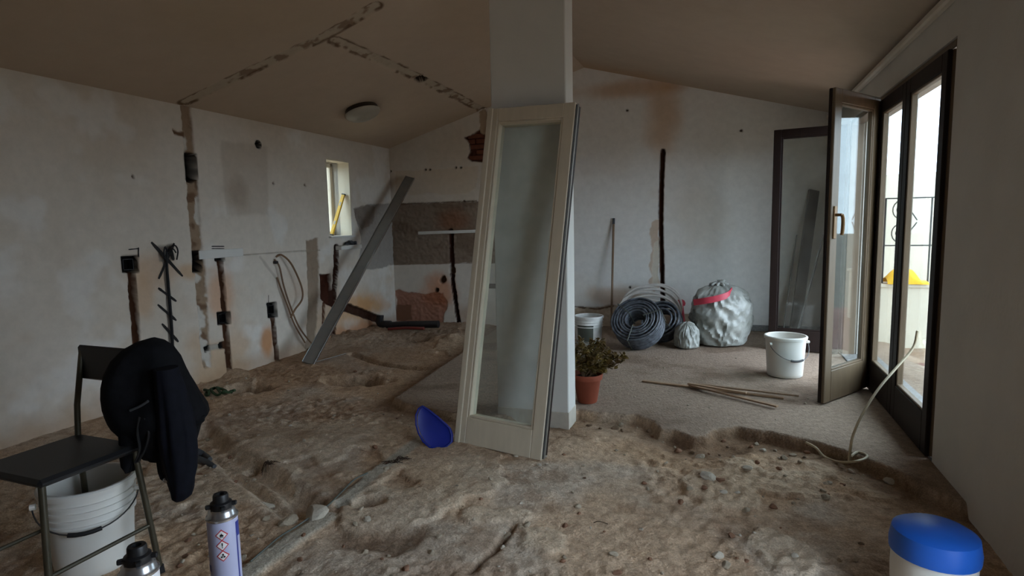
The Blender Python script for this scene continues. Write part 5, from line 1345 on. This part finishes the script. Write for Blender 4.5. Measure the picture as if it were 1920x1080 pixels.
lap = [(780, 338, 384, 0.02), (790, 336, 383, 0.03), (800, 334, 372, 0.03), (820, 334, 368, 0.03), (845, 336, 360, 0.025), (856, 340, 352, 0.012)]
build('lapel', loft(lap, dy0=-0.02, seed=18, folds=0.14), 'cloth', jk, smooth=True)
p = jp(312, 900, -0.115); mb = MB(); mb.lathe([(0, 0), (0.011, 0), (0.012, 0.004), (0.008, 0.008), (0, 0.009)], p, (0.15, -1, 0.2), 14); build('snap_button', mb, 'steel', jk, smooth=True)
for k, pts in enumerate(([(262, 782), (258, 812), (262, 842), (254, 868)], [(272, 784), (279, 812), (272, 842), (258, 866)], [(244, 770), (262, 762), (278, 752)])):
    mb = MB(); mb.tube(spline([jp(u, v, -0.15) for u, v in pts], 6), 0.005, 6); build('cord', mb, 'tip' if k == 2 else 'black', jk, smooth=True)

# low bench that carries the cans (its top lies just below the frame)
KZ = 0.375
def can_at(u, v_top, D, h_): p = dep(u, v_top, D); return p
c1 = dep(413, 936, 1.28); c2p = dep(262, 1030, 1.02)
bc_ = (c1 + c2p) / 2
bn = thing('low_bench', 'low rough wooden bench under the foam cans', 'bench', v3(bc_[0] - 0.1, bc_[1] - 0.06, gz(bc_[0], bc_[1])))
bx, by = bc_[0] - 0.10, bc_[1] - 0.05
for k in range(3):
    mb = MB(); mb.abox((bx - 0.36, by - 0.20 + 0.135 * k, KZ - 0.025), (bx + 0.30, by - 0.20 + 0.135 * k + 0.128, KZ), bev=0.003); build('board', mb, 'lath', bn)
for sx in (-0.30, 0.24):
    for sy in (-0.14, 0.15):
        z0b = gz(bx + sx, by + sy); mb = MB(); mb.abox((bx + sx - 0.02, by + sy - 0.02, z0b), (bx + sx + 0.02, by + sy + 0.02, KZ - 0.025), bev=0.003); build('leg', mb, 'lath', bn)

def wrap(mb, poly, c, r_, a0, z0_, mi=0, th=0.0004):
    """flat print wrapped round a can: poly in metres (x round, y up)"""
    bm = bmesh.new(); vs_ = [bm.verts.new((x, y, 0)) for x, y in poly]; bm.faces.new(vs_)
    x0 = min(p[0] for p in poly); x1 = max(p[0] for p in poly); k = x0
    while k < x1:
        g = bm.verts[:] + bm.edges[:] + bm.faces[:]; bmesh.ops.bisect_plane(bm, geom=g, plane_co=(k, 0, 0), plane_no=(1, 0, 0)); k += 0.003
    bm.verts.index_update()
    V_ = [c + v3(math.cos(a0 + vv.co.x / r_) * (r_ + th), math.sin(a0 + vv.co.x / r_) * (r_ + th), z0_ + vv.co.y) for vv in bm.verts]
    mb.add(V_, [tuple(x.index for x in f.verts) for f in bm.faces], mi); bm.free()
def diamond(s_): return [(-s_, 0), (0, -s_), (s_, 0), (0, s_)]
def foam_can(label, c, r_, h_, face, body, marks):
    top = c + UP * h_
    cn = thing('foam_can', label, 'spray can', c, 'foam cans on the bench')
    hb = h_ - 0.055
    mb = MB(); mb.lathe([(0, 0), (r_ - 0.003, 0), (r_, 0.004), (r_, hb - 0.004), (r_ - 0.001, hb)], c, seg=48); build('body', mb, body, cn, smooth=True)
    mb = MB(); mb.lathe([(r_ - 0.001, hb - 0.001), (r_ + 0.0015, hb + 0.001), (r_ + 0.0015, hb + 0.005), (r_ - 0.003, hb + 0.009), (r_ * 0.86, hb + 0.018), (r_ * 0.62, hb + 0.025), (r_ * 0.5, hb + 0.027), (r_ * 0.5, hb + 0.031), (0.0, hb + 0.031)], c, seg=48); build('dome', mb, 'steel', cn, smooth=True)
    mb = MB(); z = hb + 0.022
    mb.lathe([(r_ * 0.70, z), (r_ * 0.72, z + 0.004), (r_ * 0.70, z + 0.014), (r_ * 0.52, z + 0.017), (r_ * 0.5, z + 0.030), (r_ * 0.46, z + 0.033), (r_ * 0.26, z + 0.033), (r_ * 0.24, z + 0.022), (0, z + 0.020)], c, seg=36)
    vc = build('valve', mb, 'black', cn, smooth=True)
    for a in (0.3, 2.0, 3.7, 5.3):
        mb = MB(); d_ = v3(math.cos(a), math.sin(a), 0); mb.box(c + d_ * r_ * 0.80 + UP * (z + 0.008), d_, np.cross(UP, d_), UP, r_ * 0.42, 0.011, 0.009, bev=0.002); build('lug', mb, 'black', vc)
    marks(cn, c, r_, hb, face)
    return cn
def hazards(cn, c, r_, hb, face):
    for k, kind in enumerate(('flame', 'bang', 'star')):
        z = hb - 0.028 - 0.0245 * k; S = 0.0135
        mb = MB(); wrap(mb, diamond(S), c, r_, face, z, 0, 0.0004); dm = build('hazard_diamond', mb, 'label_red', cn)
        mb = MB(); wrap(mb, diamond(S * 0.80), c, r_, face, z, 0, 0.0007); build('diamond_field', mb, 'label_white', dm)
        mb = MB()
        if kind == 'flame':
            wrap(mb, [(-0.0032, -0.0035), (0.0032, -0.0035), (0.004, -0.0005), (0.0022, 0.002), (0.0018, 0.0005), (0.0, 0.0052), (-0.0015, 0.002), (-0.0028, 0.0025), (-0.004, -0.0005)], c, r_, face, z, 0, 0.001)
            wrap(mb, [(-0.0042, -0.0058), (0.0042, -0.0058), (0.0042, -0.0046), (-0.0042, -0.0046)], c, r_, face, z, 0, 0.001)
        elif kind == 'bang':
            wrap(mb, [(-0.0009, -0.0022), (0.0009, -0.0022), (0.0016, 0.0060), (-0.0016, 0.0060)], c, r_, face, z, 0, 0.001)
            wrap(mb, [(-0.0012, -0.0056), (0.0012, -0.0056), (0.0012, -0.0034), (-0.0012, -0.0034)], c, r_, face, z, 0, 0.001)
        else:
            wrap(mb, [(-0.0048, -0.0042), (0.0048, -0.0042), (0.0044, -0.0008), (0.0018, 0.0006), (-0.0018, 0.0006), (-0.0044, -0.0008)], c, r_, face, z, 0, 0.001)
            wrap(mb, [(-0.0019, 0.0012), (0.0019, 0.0012), (0.0021, 0.0042), (0.0, 0.0058), (-0.0021, 0.0042)], c, r_, face, z, 0, 0.001)
        build('pictogram', mb, 'ink', dm)
        if kind == 'star':
            mb = MB(); wrap(mb, [(0.0006, -0.0012), (0.0, 0.0004), (-0.0006, -0.0012), (-0.0022, -0.0018), (-0.0006, -0.0024), (0, -0.004), (0.0006, -0.0024), (0.0022, -0.0018)], c, r_, face, z, 0, 0.0013); build('pictogram_star', mb, 'label_white', dm)
    mb = MB(); wrap(mb, [(0, 0), (0.05, 0), (0.05, hb - 0.02), (0, hb - 0.02)], c, r_, face + 1.02, 0.01, 0, 0.0004)
    build('blue_panel', mb, 'label_blue', cn)
    mb = MB(); wrap(mb, [(0.004, 0.10), (0.024, 0.10), (0.024, hb - 0.055), (0.004, hb - 0.055)], c, r_, face + 1.02, 0.01, 0, 0.0007); build('white_panel', mb, 'label', cn)
    mb = MB(); wrap(mb, [(-0.016, 0), (0, 0), (0, 0.016), (-0.016, 0.016)], c, r_, face - 0.98, hb - 0.118, 0, 0.0005); build('blue_patch', mb, 'label_blue', cn)
def red_marks(cn, c, r_, hb, face):
    mb = MB(); wrap(mb, [(-0.055, 0), (-0.002, 0), (-0.002, hb - 0.012), (-0.055, hb - 0.012)], c, r_, face, 0.004, 0, 0.0004); build('red_panel', mb, 'label_red', cn)
    mb = MB(); wrap(mb, [(0.012, hb - 0.05), (0.03, hb - 0.05), (0.03, hb - 0.045), (0.012, hb - 0.045)], c, r_, face, 0.004, 0, 0.0004)
    wrap(mb, [(0.012, hb - 0.04), (0.034, hb - 0.04), (0.034, hb - 0.035), (0.012, hb - 0.035)], c, r_, face, 0.004, 0, 0.0004); build('print', mb, 'ink', cn)
R1 = 0.0325
p = dep(413, 926, 1.28); hcan = p[2] - KZ
foam_can('tall lavender foam can with three hazard diamonds', v3(p[0], p[1], KZ), R1, hcan, math.atan2(-p[1], -p[0]) - 0.12, 'label', hazards)
p = dep(256, 1022, 1.06); hcan = p[2] - KZ
foam_can('foam can with a red and white label at the left edge', v3(p[0], p[1], KZ), R1 + 0.001, hcan, math.atan2(-p[1], -p[0]) + 0.0, 'label_white', red_marks)
